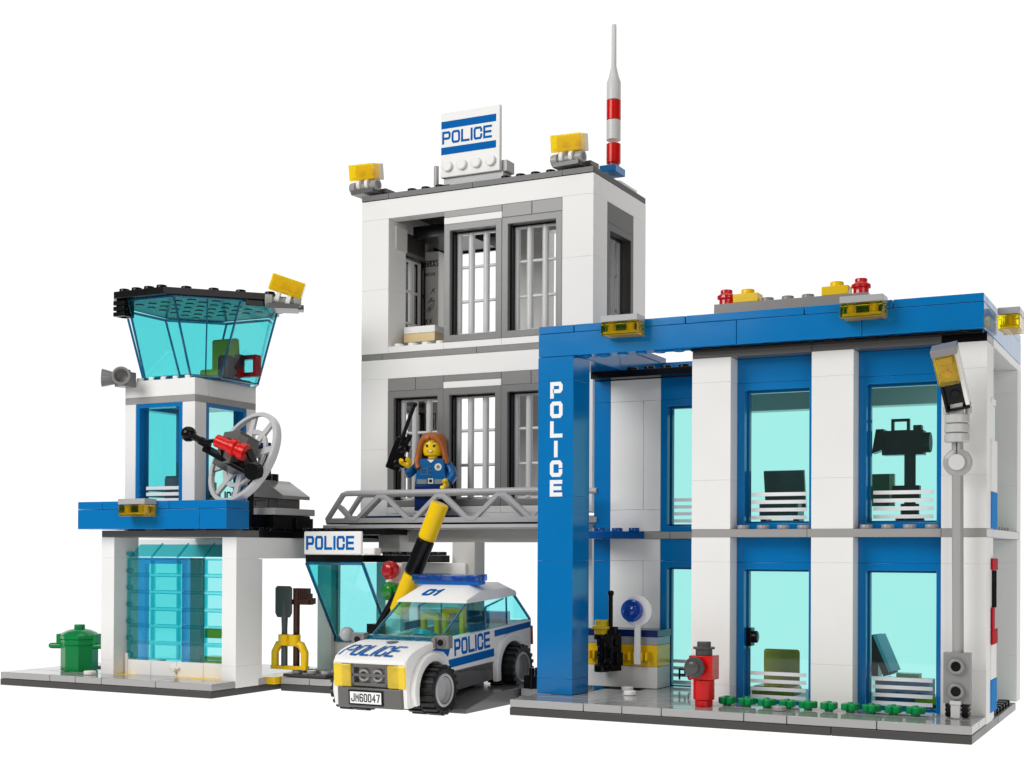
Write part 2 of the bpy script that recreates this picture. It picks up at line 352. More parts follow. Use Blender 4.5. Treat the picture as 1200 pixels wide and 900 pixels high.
# roof: underplate, fascia, cap tiles
b = B(); b.box(8, 14, 4, 6, 17.6, 17.99); b.box(14, 20, 4, 6, 17.6, 17.99); build(b, 'eave_plate', DGREY, off)
b = B(); b.box(20, 22, 4, 6, 17.6, 18); b.box(8.1, 20.8, 6, 16, 17.62, 18); b.box(0, 8, 10, 16, 17.6, 18); b.box(0.2, 8, 9, 10, 17.62, 18.02); b.studs(1, 8, 9.05, 10, 18.0); b.box(8.1, 21.9, 3.4, 3.98, 17.9, 18.02)
for x in range(9, 22):
    b.cyl((x, 3.5, 17.95), (x, 3.5, 18.06), .3)
build(b, 'roof', BLACK, off)
b = B(); b.box(20.9, 22, 6, 16, 17.6, 18, .006); build(b, 'roof_edge', plastic('pale_grey_plate', (.62, .62, .62, 1), .2), off)
def hollow(b, x0, x1, y0, y1, z0, z1):
    b.box(x0, x1, y0, y1, z0, z1, .006)
b = B(); zs = (18, 19.2)
for x0, x1 in ((0, 10.6), (10.6, 16.6), (16.6, 22)): b.box(x0, x1, 3, 4, 18.02, 19.2, .01)
b.box(21, 22, 4, 16, 18.02, 19.2, .01); b.box(0, 2, 4, 9, 18.02, 19.2, .01); b.box(0, 2, 9, 16, 18.02, 19.2, .01); b.box(2, 21, 15, 16, 18.02, 19.2, .01)
for x0, x1 in ((0, 2), (2, 8), (8, 13.9), (13.9, 18), (18, 22)): b.box(x0, x1, 3, 4, 19.2, 19.6, .02)
for y0, y1 in ((4, 10), (10, 16)): b.box(21, 22, y0, y1, 19.2, 19.6, .02); b.box(0, 2, y0, y1, 19.2, 19.6, .02)
for x in range(1, 8): b.lathe([(.28, -.06), (.28, .05)], (x + .5, 3.5, 18.0))
build(b, 'roof_band', BLUE, off, .03)
# rear column and right-hand side wall pieces
column(19.3, 22, 14.6, 16, .4, [2.8, 7.6], 8.8); column(19.3, 22, 14.6, 16, 9.2, [11.6, 16.4], 17.6)
MB_ = plastic('mid_blue_plastic', (.0, .22, .62, 1), .6, spec=.05)
MR_ = plastic('matt_red_plastic', (.45, .0, .01, 1), .6, spec=.05)
for z0, z1 in ((.8, 2.3), (9.2, 10.9)): b = B(); b.box(21.98, 22.06, 5.2, 7.0, z0, z1, .01); build(b, 'side_wall', MB_, off)
for z0, z1, y1 in ((2.3, 3.9, 6.9), (10.9, 13.3, 7), (14.9, 15.2, 6.5)): b = B(); b.box(21.98, 22.05, 5.2, y1, z0, z1, .01); build(b, 'side_wall', WHITE, off)
b = B(); b.box(21.5, 22, 6.02, 6.5, 13.3, 14.9, .01); build(b, 'side_pane', TURQL, off)
ext = thing('fire_extinguisher_rack', 'narrow red rack with a black bar on the office side wall', 'rack', (21.5, 6.5, 3.9))
b = B(); b.box(22.01, 22.1, 5.2, 6.95, 3.9, 4.6); b.box(22.01, 22.1, 5.2, 6.0, 4.6, 5.6); b.box(22.01, 22.1, 5.2, 6.95, 7.3, 7.85); build(b, 'bracket', MR_, ext)
b = B(); b.cyl((22.08, 5.7, 5.6), (22.08, 5.7, 7.3), .12); build(b, 'bar', BLACK, ext)
b = B(); b.box(4.5, 20, 15, 16, 16.1, 17.6, .01); b.box(8, 14, 14.8, 15.9, 9.2, 9.6, .01); build(b, 'rear_lintel', WHITE, off)
# roof service strip with lamps and bricks
strip = thing('roof_vent_strip', 'long grey studded strip with red and yellow blocks along the office roof', 'roof fitting', (12.8, 4.8, 18))
b = B(); b.box(9.0, 16.6, 4.3, 5.3, 18.02, 20.28, .01); b.studs(11.1, 14.9, 4.3, 5.3, 20.28); build(b, 'strip', plastic('warm_grey_plastic', (.27, .255, .24, 1), .22), strip)
for x in (9.5, 16.15):
    b = B(); b.lathe([(.36, 0), (.36, .28), (.46, .3), (.46, .46), (.36, .48), (.36, .52), (.3, .54), (.3, .72), (.27, .74)], (x, 4.8, 20.28)); build(b, 'red_lamp', TRED, strip)
for x in (9.95, 14.35):
    b = B(); b.box(x, x + 1.3, 4.35, 5.2, 20.28, 20.72); b.stud(x + .65, 4.78, 20.72, r=.33, h=.24); build(b, 'yellow_block', YELL, strip)
# ------------------------------------------------------------------ wall lamps: grey plate over an amber block
def wall_lamp(label, at, ax=0):
    t = thing('wall_lamp', label, 'lamp', at, 'amber wall lamps on the blue roof bands', local=True, rot=(0, 0, ax))
    b = B(); b.box(0, 2, -1, 0, .68, 1.0, .01); build(b, 'cover', LGREY, t, .03)
    b = B(); b.box(0.02, 1.98, -.98, 0, 0, .66, .01); l = build(b, 'lens', AMBER, t, .04)
    b = B(); b.box(.12, 1.88, -.86, -.1, .1, .22, 0)
    for x in (.5, 1.5): b.cyl((x, -.5, .2), (x, -.5, .62), .22, n=10)
    build(b, 'reflector', AMBER2, l, .02)
    return t
wall_lamp('amber wall lamp on the office roof band nearest the lettered blue pillar', (3.9, 3, 18.72))
wall_lamp('amber wall lamp on the office roof band below the red and yellow blocks', (15.8, 3, 18.72))
wall_lamp('amber wall lamp round the corner at the end of the office roof band', (22.15, 6.0, 18.4), math.pi / 2)
wall_lamp('amber wall lamp above the roller door on the garage roof band', (GX + 9.15, GY + 1, 9.95))
# ------------------------------------------------------------------ jail tower
jail = thing('jail_tower', 'tall white tower with barred grey windows and an open cell at the top', 'building', (-9, 16, 8.8))
b = B(TT)
for (x0, x1, z0, z1) in [(0, 16, 28.8, 30), (0, 16, 18.8, 20), (0, 2, 24.4, 28.8), (0, 2, 20.4, 24.4), (14, 16, 25.2, 28.8), (14, 16, 20.4, 25.2),
                         (0, 2, 14.4, 18.8), (0, 2, 10, 14.4), (14, 16, 10.4, 18.8), (14, 16, .8, 9.6)]:
    b.box(x0, x1, 0, 2 if z1 - z0 > 2 and x1 - x0 < 3 else 1, z0, z1, .003)
for z0, z1 in ((28.8, 30), (18.8, 20)):
    for x in (0, 15): b.box(x, x + 1, 1 if True else 0, 8, z0, z1, .005)
    b.box(1, 15, 7, 8, z0, z1, .005)
for z0, z1 in ((20.4, 28.8), (10.4, 18.8)):
    for x in (0, 15): b.box(x, x + 1, 6, 8, z0, z1, .005)
    b.box(7.2, 8.4, 7, 8, z0, z1, .005); b.box(8.4, 9.6, 7.2, 8, z0, z1, .005)
b.box(14, 16, 6, 8, .8, 8.8, .005); b.box(0, 16, 7, 8, 10, 10.4, .005)
for x0, x1 in ((2, 6), (6, 10), (10, 14)): b.box(x0, x1, 0, 1, 20.4, 20.8, .006); b.box(x0, x1, 0, 1, 10.4, 10.8, .006)
b.box(6, 10, 0, 1, 28, 28.4, .006); b.box(6, 10, 0, 1, 18, 18.4, .006)
b.studs(2, 6, 0, 1, 20.8); b.box(2, 8, .02, 1, 10.0, 10.4, .003); b.box(8, 14, .02, 1, 10.0, 10.4, .003)
build(b, 'wall', WHITE, jail, .012)
b = B(TT); b.box(0, 14, .1, 1, 9.3, 10.0, .003); build(b, 'plinth', DGREY, jail)
b = B(TT)
MGREY = plastic('mid_grey_plastic', (.235, .23, .225, 1), .2)
for x0, x1 in ((0, 1.55), (1.55, 8.3), (8.3, 16)): b.box(x0, x1, 0, 8, 20, 20.4, .01)
build(b, 'floor_band', MGREY, jail)
b = B(TT); b.box(0, 16, 1, 8, 9.6, 10.0, .01); build(b, 'floor_band', MGREY, jail)
for x, z in ((2, 18.0), (6, 28.0), (10, 28.0), (6, 18.0), (10, 18.0)):
    b = B(TT)
    if x != 6: b.box(x, x + 2, 0, 1, z, z + .8, .012); b.box(x + 2, x + 4, 0, 1, z, z + .8, .012)
    else: b.box(6, 10, 0, 1, z + .4, z + .8, .008)
    build(b, 'lintel', MGREY, jail)
for x in (15, 0):
    for z in (27.6, 17.6): b = B(TT); b.box(x, x + 1, 2, 6, z, z + 1.2, .006); build(b, 'side_lintel', BASED, jail)
WFRAME = plastic('window_grey_plastic', (.20, .198, .194, 1), .2)
def barred(x, z, xf=None, H=7.2, fm=None, bmt=None):
    b = B(xf); b.frame(x, x + 4, z, z + H, 0, 1, .42, .42, .42); f = build(b, 'window_frame', fm or WFRAME, jail, .03)
    b = B(xf); b.frame(x + .45, x + 3.55, z + .45, z + H - .45, .72, .98, .14)
    for k in (1, 2): b.cyl((x + .45 + k * 3.1 / 3, .84, z + .5), (x + .45 + k * 3.1 / 3, .84, z + H - .5), .2, n=14)
    for k in (1, 2): zz = z + .45 + k * (H - .9) / 3; b.cyl((x + .5, .9, zz), (x + 3.5, .9, zz), .1, n=10)
    for xx in (x + .62, x + 3.42): b.cyl((xx, .84, z + .5), (xx, .84, z + H - .5), .19, n=14)
    build(b, 'bars', bmt or BARG, f, .015)
    b = B(xf); b.box(x + .38, x + .56, .3, 1.25, z + .42, z + H - .42, 0); b.box(x + .5, x + 3.5, .55, 1.25, z + H - .5, z + H - .38, 0); build(b, 'jamb_shade', BLACK, f, 0)  # black strips put in as the shade inside the window jamb and head
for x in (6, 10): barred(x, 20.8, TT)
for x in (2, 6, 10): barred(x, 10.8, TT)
SR = TT @ Matrix(((0, -1, 0, 16), (1, 0, 0, 0), (0, 0, 1, 0), (0, 0, 0, 1)))   # u along +Y, depth towards -X
SL = TT @ Matrix(((0, 1, 0, 0), (-1, 0, 0, 8), (0, 0, 1, 0), (0, 0, 0, 1)))
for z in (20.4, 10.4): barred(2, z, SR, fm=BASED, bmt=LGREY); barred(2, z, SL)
b = B(TT); b.box(0, 2, 0, 8, 30, 30.4, .01); b.box(2, 8, 0, 8, 30, 30.4, .01); b.box(8, 14, 0, 8, 30, 30.4, .01); b.box(14, 16, 0, 8, 30, 30.4, .01)
for x in (3, 4, 5, 9.6, 10.6, 11.6, 12.6): b.stud(x + .4, .5, 30.4)
for y in (2.5, 3.5, 4.5, 5.5): b.stud(15.5, y, 30.4, r=.28, h=.12)
r_ = build(b, 'roof', BLACK, jail, .03)
b = B(TT)
for x0, x1 in ((0, 2), (2, 8), (8, 14), (14, 16)): b.box(x0 + .005, x1 - .005, -.035, 0, 30.03, 30.37, 0)
build(b, 'roof_edge', plastic('charcoal_plastic', (.042, .04, .038, 1), .2), jail, .01)
b = B(TT); b.prism([(3, 30.4), (8, 30.4), (8, 30.95), (5.4, 30.95)], 13.6, 15.4, 'x'); build(b, 'roof_slope', WHITE, jail)
# inside of the open cell
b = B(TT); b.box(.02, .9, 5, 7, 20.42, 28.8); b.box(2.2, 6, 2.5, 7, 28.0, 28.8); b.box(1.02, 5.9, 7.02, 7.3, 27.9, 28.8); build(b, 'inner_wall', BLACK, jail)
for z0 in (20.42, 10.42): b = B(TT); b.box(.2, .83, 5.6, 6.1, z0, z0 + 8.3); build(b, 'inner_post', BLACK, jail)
b = B(TT); b.box(.85, 2.02, 6, 7, 20.4, 28.0, .005); gw_ = build(b, 'graffiti_panel', WHITE, jail)
b = B(TT)
b.text('BRICKS', (1.0, 6, 27.0), (1, 0, 0), (0, 0, 1), .42, .17, .02, .045); b.text('BRICK', (1.0, 6, 26.4), (1, 0, 0), (0, 0, 1), .2, .12, .06, .03)
for cx_, cz_ in ((1.6, 25.2), (1.45, 24.6), (1.3, 24.0)):
    b.stroke([(0, 0), (.15, .3), (.3, .05), (.1, .2), (.3, .35)], .03, (cx_ - .15, 6, cz_), (1, 0, 0), (0, 0, 1), .012)
b.stroke([(0, .5), (.5, .7), (.4, .2), (.1, -.1), (.3, .4)], .03, (1.2, 6, 24.1), (1, 0, 0), (0, 0, 1), .012)
for r in range(3):
    for k in range(2 if r == 0 else 3):
        ox = 1.0 + k * .32; oz = 23.2 - r * .62
        b.stroke([(0, 0), (.22, .34)], .045, (ox, 6, oz), (1, 0, 0), (0, 0, 1), .012); b.stroke([(.02, .3), (.2, .04)], .045, (ox, 6, oz), (1, 0, 0), (0, 0, 1), .012)
build(b, 'scribbles', PRINT_K, gw_, 0)
b = B(TT); b.box(.85, 2.1, 6, 7, 10.8, 18, .005); gw2 = build(b, 'graffiti_panel', WHITE, jail)
b = B(TT); b.stroke([(0, 0), (.5, 0), (.5, 2.2), (0, 2.2), (0, .3), (.35, .3), (.35, 1.9)], .05, (1.35, 6, 15), (1, 0, 0), (0, 0, 1), .012); b.stroke([(0, .5), (.3, 0), (.1, -.4), (.5, -.9)], .05, (1.35, 6, 14.8), (1, 0, 0), (0, 0, 1), .012); build(b, 'scribbles', PRINT_K, gw2, 0)
b = B(TT); b.box(.95, 2.2, .6, 1.9, 27.0, 28.5); build(b, 'bracket', plastic('ivory_plastic', (.66, .64, .60, 1), .25), jail)
bed = thing('bunk_bed', 'low cell bunk of grey, tan and white layers in the open cell', 'bed', (-13.6, 14, 20.4))
b = B(TT); b.box(2.3, 4.6, 1.3, 4.5, 20.4, 21.2); build(b, 'base', plastic('bunk_grey', (.2, .2, .21, 1)), bed)
b = B(TT); b.box(2.3, 4.6, 1.3, 5.6, 21.2, 21.75); build(b, 'mattress', TAN, bed)
b = B(TT); b.box(2.3, 4.6, 1.3, 3.0, 21.75, 22.2); build(b, 'pillow', WHITE, bed)
# lower structure under the footbridge
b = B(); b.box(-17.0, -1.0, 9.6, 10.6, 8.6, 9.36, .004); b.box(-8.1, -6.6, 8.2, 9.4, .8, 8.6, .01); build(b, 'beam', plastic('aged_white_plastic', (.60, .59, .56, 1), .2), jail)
# ------------------------------------------------------------------ things on the jail roof
sign = thing('roof_sign', 'white board with blue stripes and lettering standing on the tower roof', 'sign', (-9.6, 13, 30.4))
b = B(TT); b.box(5.3, 9.45, .7, 1, 31.1, 35.1, 0)
for k in range(4): b.stud(5.85 + k, .7, 31.75, (0, -1, 0), r=.33, h=.2)
brd = build(b, 'board', WHITE, sign, .05)
b = B(TT); b.box(5.36, 9.2, .69, .699, 34.1, 34.55, 0); b.box(5.36, 9.2, .69, .699, 32.5, 32.95, 0)
b.text('POLICE', (5.42, .7, 33.15), (1, 0, 0), (0, 0, 1), .78, .6, .07, .14, .012); build(b, 'lettering', PRINT_B, brd, 0)
b = B(TT); b.box(5.4, 9.6, .9, 2, 30.7, 31.1); b.box(6, 10, .6, 2, 30.4, 30.7); b.box(9.2, 9.8, 1, 2, 31.1, 31.8); build(b, 'stand', LGREY, sign)
ant = thing('antenna', 'tall white mast with two red bands at the tower roof corner', 'antenna', (-1.5, 16, 30.4))
b = B(TT); b.box(14.9, 16.0, 3.2, 4.7, 30.9, 31.35); build(b, 'base', BLUE, ant)
b = B(TT)
b.lathe([(.44, 33.0), (.44, 34.2)], (15.5, 4, 0)); b.lathe([(.44, 35.42), (.44, 36.5), (.3, 36.9), (.16, 37.5), (.15, 40.0), (.12, 40.05)], (15.5, 4, 0)); build(b, 'mast', plastic('mast_white', (.62, .62, .61, 1), .3), ant)
for z in (31.6, 34.22):
    b = B(TT); b.lathe([(.36, z - .25), (.36, z), (.44, z), (.44, z + 1.18)], (15.5, 4, 0)); build(b, 'red_band', RED, ant)
pin = thing('roof_pin', 'short grey rod standing beside the roof sign', 'rod', (-12.3, 13, 30.4)); b = B(TT); b.cyl((4.95, .8, 30.4), (4.95, .8, 31.9), .16); build(b, 'rod', LGREY, pin)
def floodlight(label, at, rz=0, tilt=.25, roll=0):
    t = thing('floodlight', label, 'floodlight', at, 'amber floodlights on roof hinges', local=True, rot=(0, 0, rz))
    b = B(); b.box(-.9, .9, -.9, .9, 0, .3); b.box(-.1, 1.2, 0, 1, .1, .4); build(b, 'base', DGREY, t, .03)
    b = B(); b.cyl((-1.05, -.55, .5), (1.05, -.55, .5), .24); b.cyl((-1.05, -.55, .5), (-.62, -.55, .5), .36); b.cyl((.62, -.55, .5), (1.05, -.55, .5), .36); build(b, 'hinge', plastic('hinge_grey', (.33, .33, .32, 1)), t, .03)
    xf = Matrix.Translation((0, -.62, .62)) @ Matrix.Rotation(roll, 4, 'Y') @ Matrix.Rotation(tilt, 4, 'X')
    b = B(xf); b.box(-1, 1, .42, .8, .25, 1.25); b.cyl((-.45, 0, 0), (-.2, 0, 0), .33); b.cyl((.2, 0, 0), (.45, 0, 0), .33); b.box(-.45, -.2, 0, .5, -.1, .4); b.box(.2, .45, 0, .5, -.1, .4); build(b, 'housing', WHITE, t, .03)
    b = B(xf); b.box(-1, 1, -.28, .42, .25, 1.25); l = build(b, 'lens', FLOODY, t, .04)
    b = B(xf); b.box(-.85, .85, -.12, .3, .35, .48, 0)
    for x in (-.45, .45): b.cyl((x, -.1, .75), (x, .35, .75), .22, n=10)
    build(b, 'reflector', AMBER2, l, .02)
floodlight('amber floodlight on the left end of the tower roof edge', (-17 + .25, 12.6, 30.5), -.1, .2, .06)
floodlight('amber floodlight on the tower roof edge between sign and antenna', (-17 + 14.4, 12.6, 30.5), -.1, .2, .06)
# ------------------------------------------------------------------ garage building (left)
gar = thing('garage_building', 'white garage with a see-through turquoise roller door under a blue roof band', 'building', (GX + 11, GY + 6, .4))
for x in (6, 15):
    column(x, x + 1, 2, 4, .4, [1.6, 7.6], 8.8, parent=gar, xf=GT)
b = B(GT); b.box(15.5, 16, 4, 12.6, 7.6, 8.8, .01); b.box(15.3, 15.98, 4, 4.35, .4, 7.58, .01); b.box(-.6, 15.48, 11, 12, 7.65, 8.8, .01); build(b, 'wall', WHITE, gar)
b = B(GT); b.box(8.15, 9.0, 7.2, 7.6, .4, 7.6, .01); build(b, 'rear_post', LGREY, gar)
b = B(GT); b.frame(3.2, 7.2, .4, 7.6, 8, 8.6, .4); f_ = build(b, 'back_door', clear('sky_blue_glass', (.25, .62, .88), .25, bodycol=(.05, .35, .7)), gar)
b = B(GT); b.box(3.6, 6.8, 8.2, 8.3, .8, 7.2, 0); build(b, 'pane', TURQL, f_)
b = B(GT); b.box(9.3, 11.2, 7, 8, 1.2, 1.6); b.box(9.3, 11.2, 7.2, 7.8, 2.7, 3.3); build(b, 'wall_rack', YELL, gar)
b = B(GT); b.box(6, 16, 2, 4, 8.8, 9.2, .01); build(b, 'lintel', DGREY, gar)
b = B(GT); b.box(5.2, 15, 4, 12, 8.8, 9.2, .01); b.box(15, 16, 4, 12.6, 8.8, 9.2, .01); b.box(16, 19.5, 7, 13, 8.8, 9.2, .01)
for k in range(9): b.stud(15.5, 3.6 + k, 9.2)
for k in range(3): b.stud(16.6 + k, 7.5, 9.2)
build(b, 'roof', BLACK, gar)
b = B(GT)
b.box(5.1, 14.2, 1, 2, 9.25, 10.4, .012); b.box(14.2, 16.1, 1, 3, 9.25, 10.4, .012); b.box(5.1, 6.1, 2, 10, 9.25, 10.4, .01); b.box(6.1, 14.2, 2, 4, 9.25, 10.4, .01)
for x0, x1 in ((5.1, 7), (7, 9.1), (9.1, 12), (12, 16.1)): b.box(x0, x1, 1, 3, 10.4, 10.86, .015)
build(b, 'roof_band', BLUE, gar, .03)
# roller door
b = B(GT)
ys = 2.9
for k in range(6):
    z0 = 1.68 + k * .99
    b.frame(7.15, 9.05, z0, z0 + .95, ys, ys + .22, .1); b.frame(9.05, 11.0, z0, z0 + .95, ys, ys + .22, .1); b.frame(11.0, 12.95, z0, z0 + .95, ys, ys + .22, .1); b.frame(12.95, 14.95, z0, z0 + .95, ys, ys + .22, .1)
    b.box(7.1, 15, ys + .02, ys + .2, z0 + .955, z0 + .985, 0)
b.prism([(ys - .02, 7.66), (ys + .9, 8.4), (ys + 1.1, 8.4), (ys + .2, 7.66)], 7.3, 15, 'x')
for x in (9.05, 11.0, 12.95): b.prism([(ys - .06, 7.66), (ys + .9, 8.5), (ys + .9, 8.4), (ys, 7.6)], x - .06, x + .06, 'x')
for k in range(7):
    b.cyl((7.12, ys + .1, 1.9 + k * .99), (7.45, ys + .1, 1.9 + k * .99), .16, n=10)
rd = build(b, 'roller_door', clear('turquoise_rib', (.30, .82, .86), .04, bodycol=(.02, .45, .5)), gar, .03)
b = B(GT)
for k in range(6):
    z0 = 1.68 + k * .99; b.box(7.15, 14.95, ys + .1, ys + .16, z0 + .06, z0 + .9, 0)
build(b, 'door_pane', TURQL, rd, .02)
b = B(GT)
for x0, x1 in ((7.15, 9.05), (9.05, 11.0), (11.0, 12.95), (12.95, 14.97)): b.box(x0, x1, ys - .05, ys + .25, .72, 1.62, .012)
b.box(7.05, 7.3, ys - .1, ys + .3, .6, 2.0); b.box(10.6, 11.25, ys - .2, ys - .03, 1.2, 1.32, 0); b.box(10.8, 11.05, ys - .3, ys - .03, 1.08, 1.3, 0)
build(b, 'door_sill', WHITE, rd, .03)
# ------------------------------------------------------------------ control tower on the garage roof
ct = thing('control_tower', 'white lookout tower with flared turquoise cabin and black studded roof', 'tower', (GX + 8.6, GY + 6.8, 9.2))
X0, X1, Y0, Y1 = 5.85, 11.25, 4.0, 9.6
b = B(GT)
b.box(X0, X0 + .85, Y0, Y0 + .9, 9.2, 16.8, .005); b.box(X1 - .95, X1, Y0, Y0 + 1, 9.2, 16.8, .005); b.box(X1 - .95, X1, Y1 - .9, Y1, 9.2, 16.8, .005); b.box(X0, X0 + .85, Y1 - .9, Y1, 9.2, 16.8, .005)
b.box(X0, X1 - .02, Y0, Y0 + 1.2, 17.2, 18.2, .005); b.box(X1 - 1, X1, Y0 + 1.2, Y0 + 2.9, 17.2, 18.2, .005); b.box(X1 - 1, X1, Y0 + 2.9, Y1, 17.2, 18.2, .005); b.box(X0, X1 - 1, Y1 - 1, Y1, 17.2, 18.2, .005); b.box(X0, X0 + 1, Y0 + 1.2, Y1 - 1, 17.2, 18.2, .005)
for k in range(5): b.stud(X0 + .9 + k * .93, Y0 + .42, 18.2, r=.28)
build(b, 'wall', WHITE, ct, .02)
b = B(GT); b.box(X0, X1, Y0, Y1, 16.8, 17.2, .005); build(b, 'band', plastic('band_grey_2', (.34, .33, .325, 1)), ct)
def tower_window(xf, u0, w, txt):
    b = B(xf); b.frame(u0, u0 + w, 9.25, 16.8, 0, .8, .28, .24, .24); f = build(b, 'window_frame', BLUE, ct, .03)
    b = B(xf); b.box(u0 + .28, u0 + w - .28, .4, .48, 9.5, 16.55, 0); p = build(b, 'pane', AQUA if txt else TURQL, f, .02)
    b = B(xf)
    for k in range(3): b.box(u0 + .5, u0 + w - .42, .365, .395, 10.95 + k * .36, 11.15 + k * .36, 0)
    if not txt: build(b, 'white_stripes', PRINT_W, p, 0)
    else:
        b = B(xf); b.text('POLICE', (u0 + .7, .39, 11.05), (1, 0, 0), (0, 0, 1), .6, .42, .07, .11, .012); build(b, 'lettering', NAVY, p, 0)
tower_window(GT @ Matrix.Translation((X0 + .85, Y0 + .02, 0)), 0, 3.6, False)
tower_window(GT @ Matrix(((0, -1, 0, X1 - .02), (1, 0, 0, Y0 + 1), (0, 0, 1, 0), (0, 0, 0, 1))), 0, 3.7, True)
tower_window(GT @ Matrix(((0, 1, 0, X0 + .02), (-1, 0, 0, Y1 - .9), (0, 0, 1, 0), (0, 0, 0, 1))), 0, 3.8, False)
b = B(GT); b.box(X0 + .85, X1 - .95, Y1 - .8, Y1, 9.2, 10.4); build(b, 'rear_wall', BLUE, ct)
cx_, cy_, hb, cb, dd = 8.9, 7.25, 2.95, 1.2, 1.5; zb, zt_ = 18.3, 22.8
def octo(h, c2, z, ox=0, oy=0):
    return [Vector((cx_ + sx, cy_ + sy, z)) for sx, sy in ((-h + c2, -h), (h - c2, -h), (h, -h + c2), (h, h - c2), (h - c2, h), (-h + c2, h), (-h, h - c2), (-h, -h + c2))]
bo = octo(hb, cb, zb); to = octo(hb + dd, cb + dd, zt_); 
b = B(GT); bi = octo(hb - .08, cb - .04, zb); ti = octo(hb + dd - .08, cb + dd - .04, zt_)
for k in range(8):
    k2 = (k + 1) % 8; q = [bo[k], bo[k2], to[k2], to[k]]; qi = [bi[k], bi[k2], ti[k2], ti[k]]
    b.put(q + qi, [(0, 1, 2, 3), (7, 6, 5, 4), (0, 4, 5, 1), (3, 2, 6, 7)])
cab = build(b, 'cabin_glass', TURQL, ct, 0)
b = B(GT)
for k in range(8): b.tube([bo[k], to[k]], .07, 6)
for k in (1,):
    m0 = (bo[1] + bo[2]) / 2; m1 = (to[1] + to[2]) / 2; b.tube([m0, m1], .045, 6)
for ring in (bo, to): b.tube(ring, .09, 6, closed=True)
build(b, 'glass_ribs', TEDGE, cab, 0)
b = B(GT); b.prism([(p.x, p.y) for p in octo(hb - .3, cb, 0)], 18.2, 18.5, 'z'); build(b, 'cabin_floor', TEDGE, ct)
rp_ = [(6.6, 2.24), (10.4, 2.24), (14.9, 6.7), (14.9, 7.3), (11.6, 11.4), (6.6, 11.4), (4.6, 9), (4.9, 4.0)]
b = B(GT); b.prism(rp_, 22.86, 23.26, 'z')
for x, y in ((7, 2.7), (7.95, 2.7), (8.9, 2.7), (9.85, 2.7), (10.9, 3.6), (12.0, 4.7), (13.1, 5.8), (14.3, 7.0), (9.5, 4.5), (8.5, 4.5)): b.stud(x, y, 23.26)
for k in range(3): b.box(6.35, 7.2, 2.45, 3.2, 21.85 + k * .33, 22.1 + k * .33, 0)
b.box(6.45, 7.1, 2.6, 3.4, 21.85, 22.86, 0)
b.prism([(13.6, 5.6), (15.1, 7.1), (15.1, 8.0), (13.6, 9)], 22.5, 22.84, 'z')
for x in range(6, 12):
    for y in range(4, 10): b.lathe([(.26, 0), (.26, .05)], (x + .5, y + .5, 22.82), n=12)
build(b, 'roof', BLACK, ct, .03)
ch = thing('operator_chair', 'olive-yellow chair inside the glass cabin of the lookout tower', 'chair', (GX + 9.6, GY + 8, 18.5))
b = B(GT); b.box(8.7, 10.7, 8.3, 8.8, 18.5, 21.2, .05); b.box(8.7, 10.7, 7.2, 8.8, 18.5, 19.2, .05); build(b, 'seat', CHAIRY, ch, .12)
mug = thing('radio_set', 'dark red radio blocks on the cabin floor beside the chair', 'radio', (GX + 12, GY + 8, 18.5))
b = B(GT); b.lathe([(.5, 0), (.5, 1.2), (.4, 1.3)], (11.2, 6.8, 18.5)); b.box(11.7, 12.1, 6.9, 7.4, 18.5, 19.9); b.frame(11.4, 12.9, 18.6, 19.9, 7.5, 8.0, .25); build(b, 'housing', plastic('deep_red_plastic', (.25, .005, .01, 1)), mug)
floodlight('amber floodlight on the black roof of the lookout tower', (GX + 15.0, GY + 7.4, 22.35), .62, .15, .3)
horn = thing('loudspeaker', 'grey twin-horn loudspeaker on the corner of the lookout tower', 'loudspeaker', (GX + 5.2, GY + 3.6, 18))
b = B(GT); b.box(5.75, 6.75, 3.2, 4.0, 17.8, 18.7); b.stud(6.25, 3.6, 18.7, h=.15); HG_ = plastic('horn_grey', (.24, .235, .23, 1), .2); build(b, 'block', HG_, horn)
for dx, dy, nm in ((-.95, -.75, 'horn'), (.62, -.95, 'horn')):
    b = B(GT); b.lathe([(.3, .2), (.36, .6), (.52, 1.2), (.55, 1.35), (.42, 1.36), (.3, .9), (.05, .85)], (6.25, 3.6, 18.3), (dx, dy, .03)); build(b, nm, HG_, horn)
# a few things inside the lookout room
ins = thing('desk', 'dark desk with a pinkish cup seen through the lower lookout window', 'desk', (GX + 8.5, GY + 7, 9.2))
b = B(GT); b.box(7.2, 9.4, 6, 8, 9.2, 12.6); b.box(7.9, 8.9, 6.2, 6.5, 12.6, 13.4); build(b, 'desk_top', DGREY, ins)
b = B(GT); b.lathe([(.8, 0), (.8, 2.3)], (8.6, 5.6, 10.1)); build(b, 'cup', plastic('dusty_red_plastic', (.55, .12, .15, 1)), ins)
b = B(GT); b.box(9.2, 10.4, 6.2, 7, 10, 12.2); build(b, 'file_box', YELL, ins)
b = B(GT); b.lathe([(.7, 0), (.7, .2), (.3, .3)], (9.6, 5.8, 13.6), (-.3, -1, .1)); build(b, 'fan', LGREY, ins)
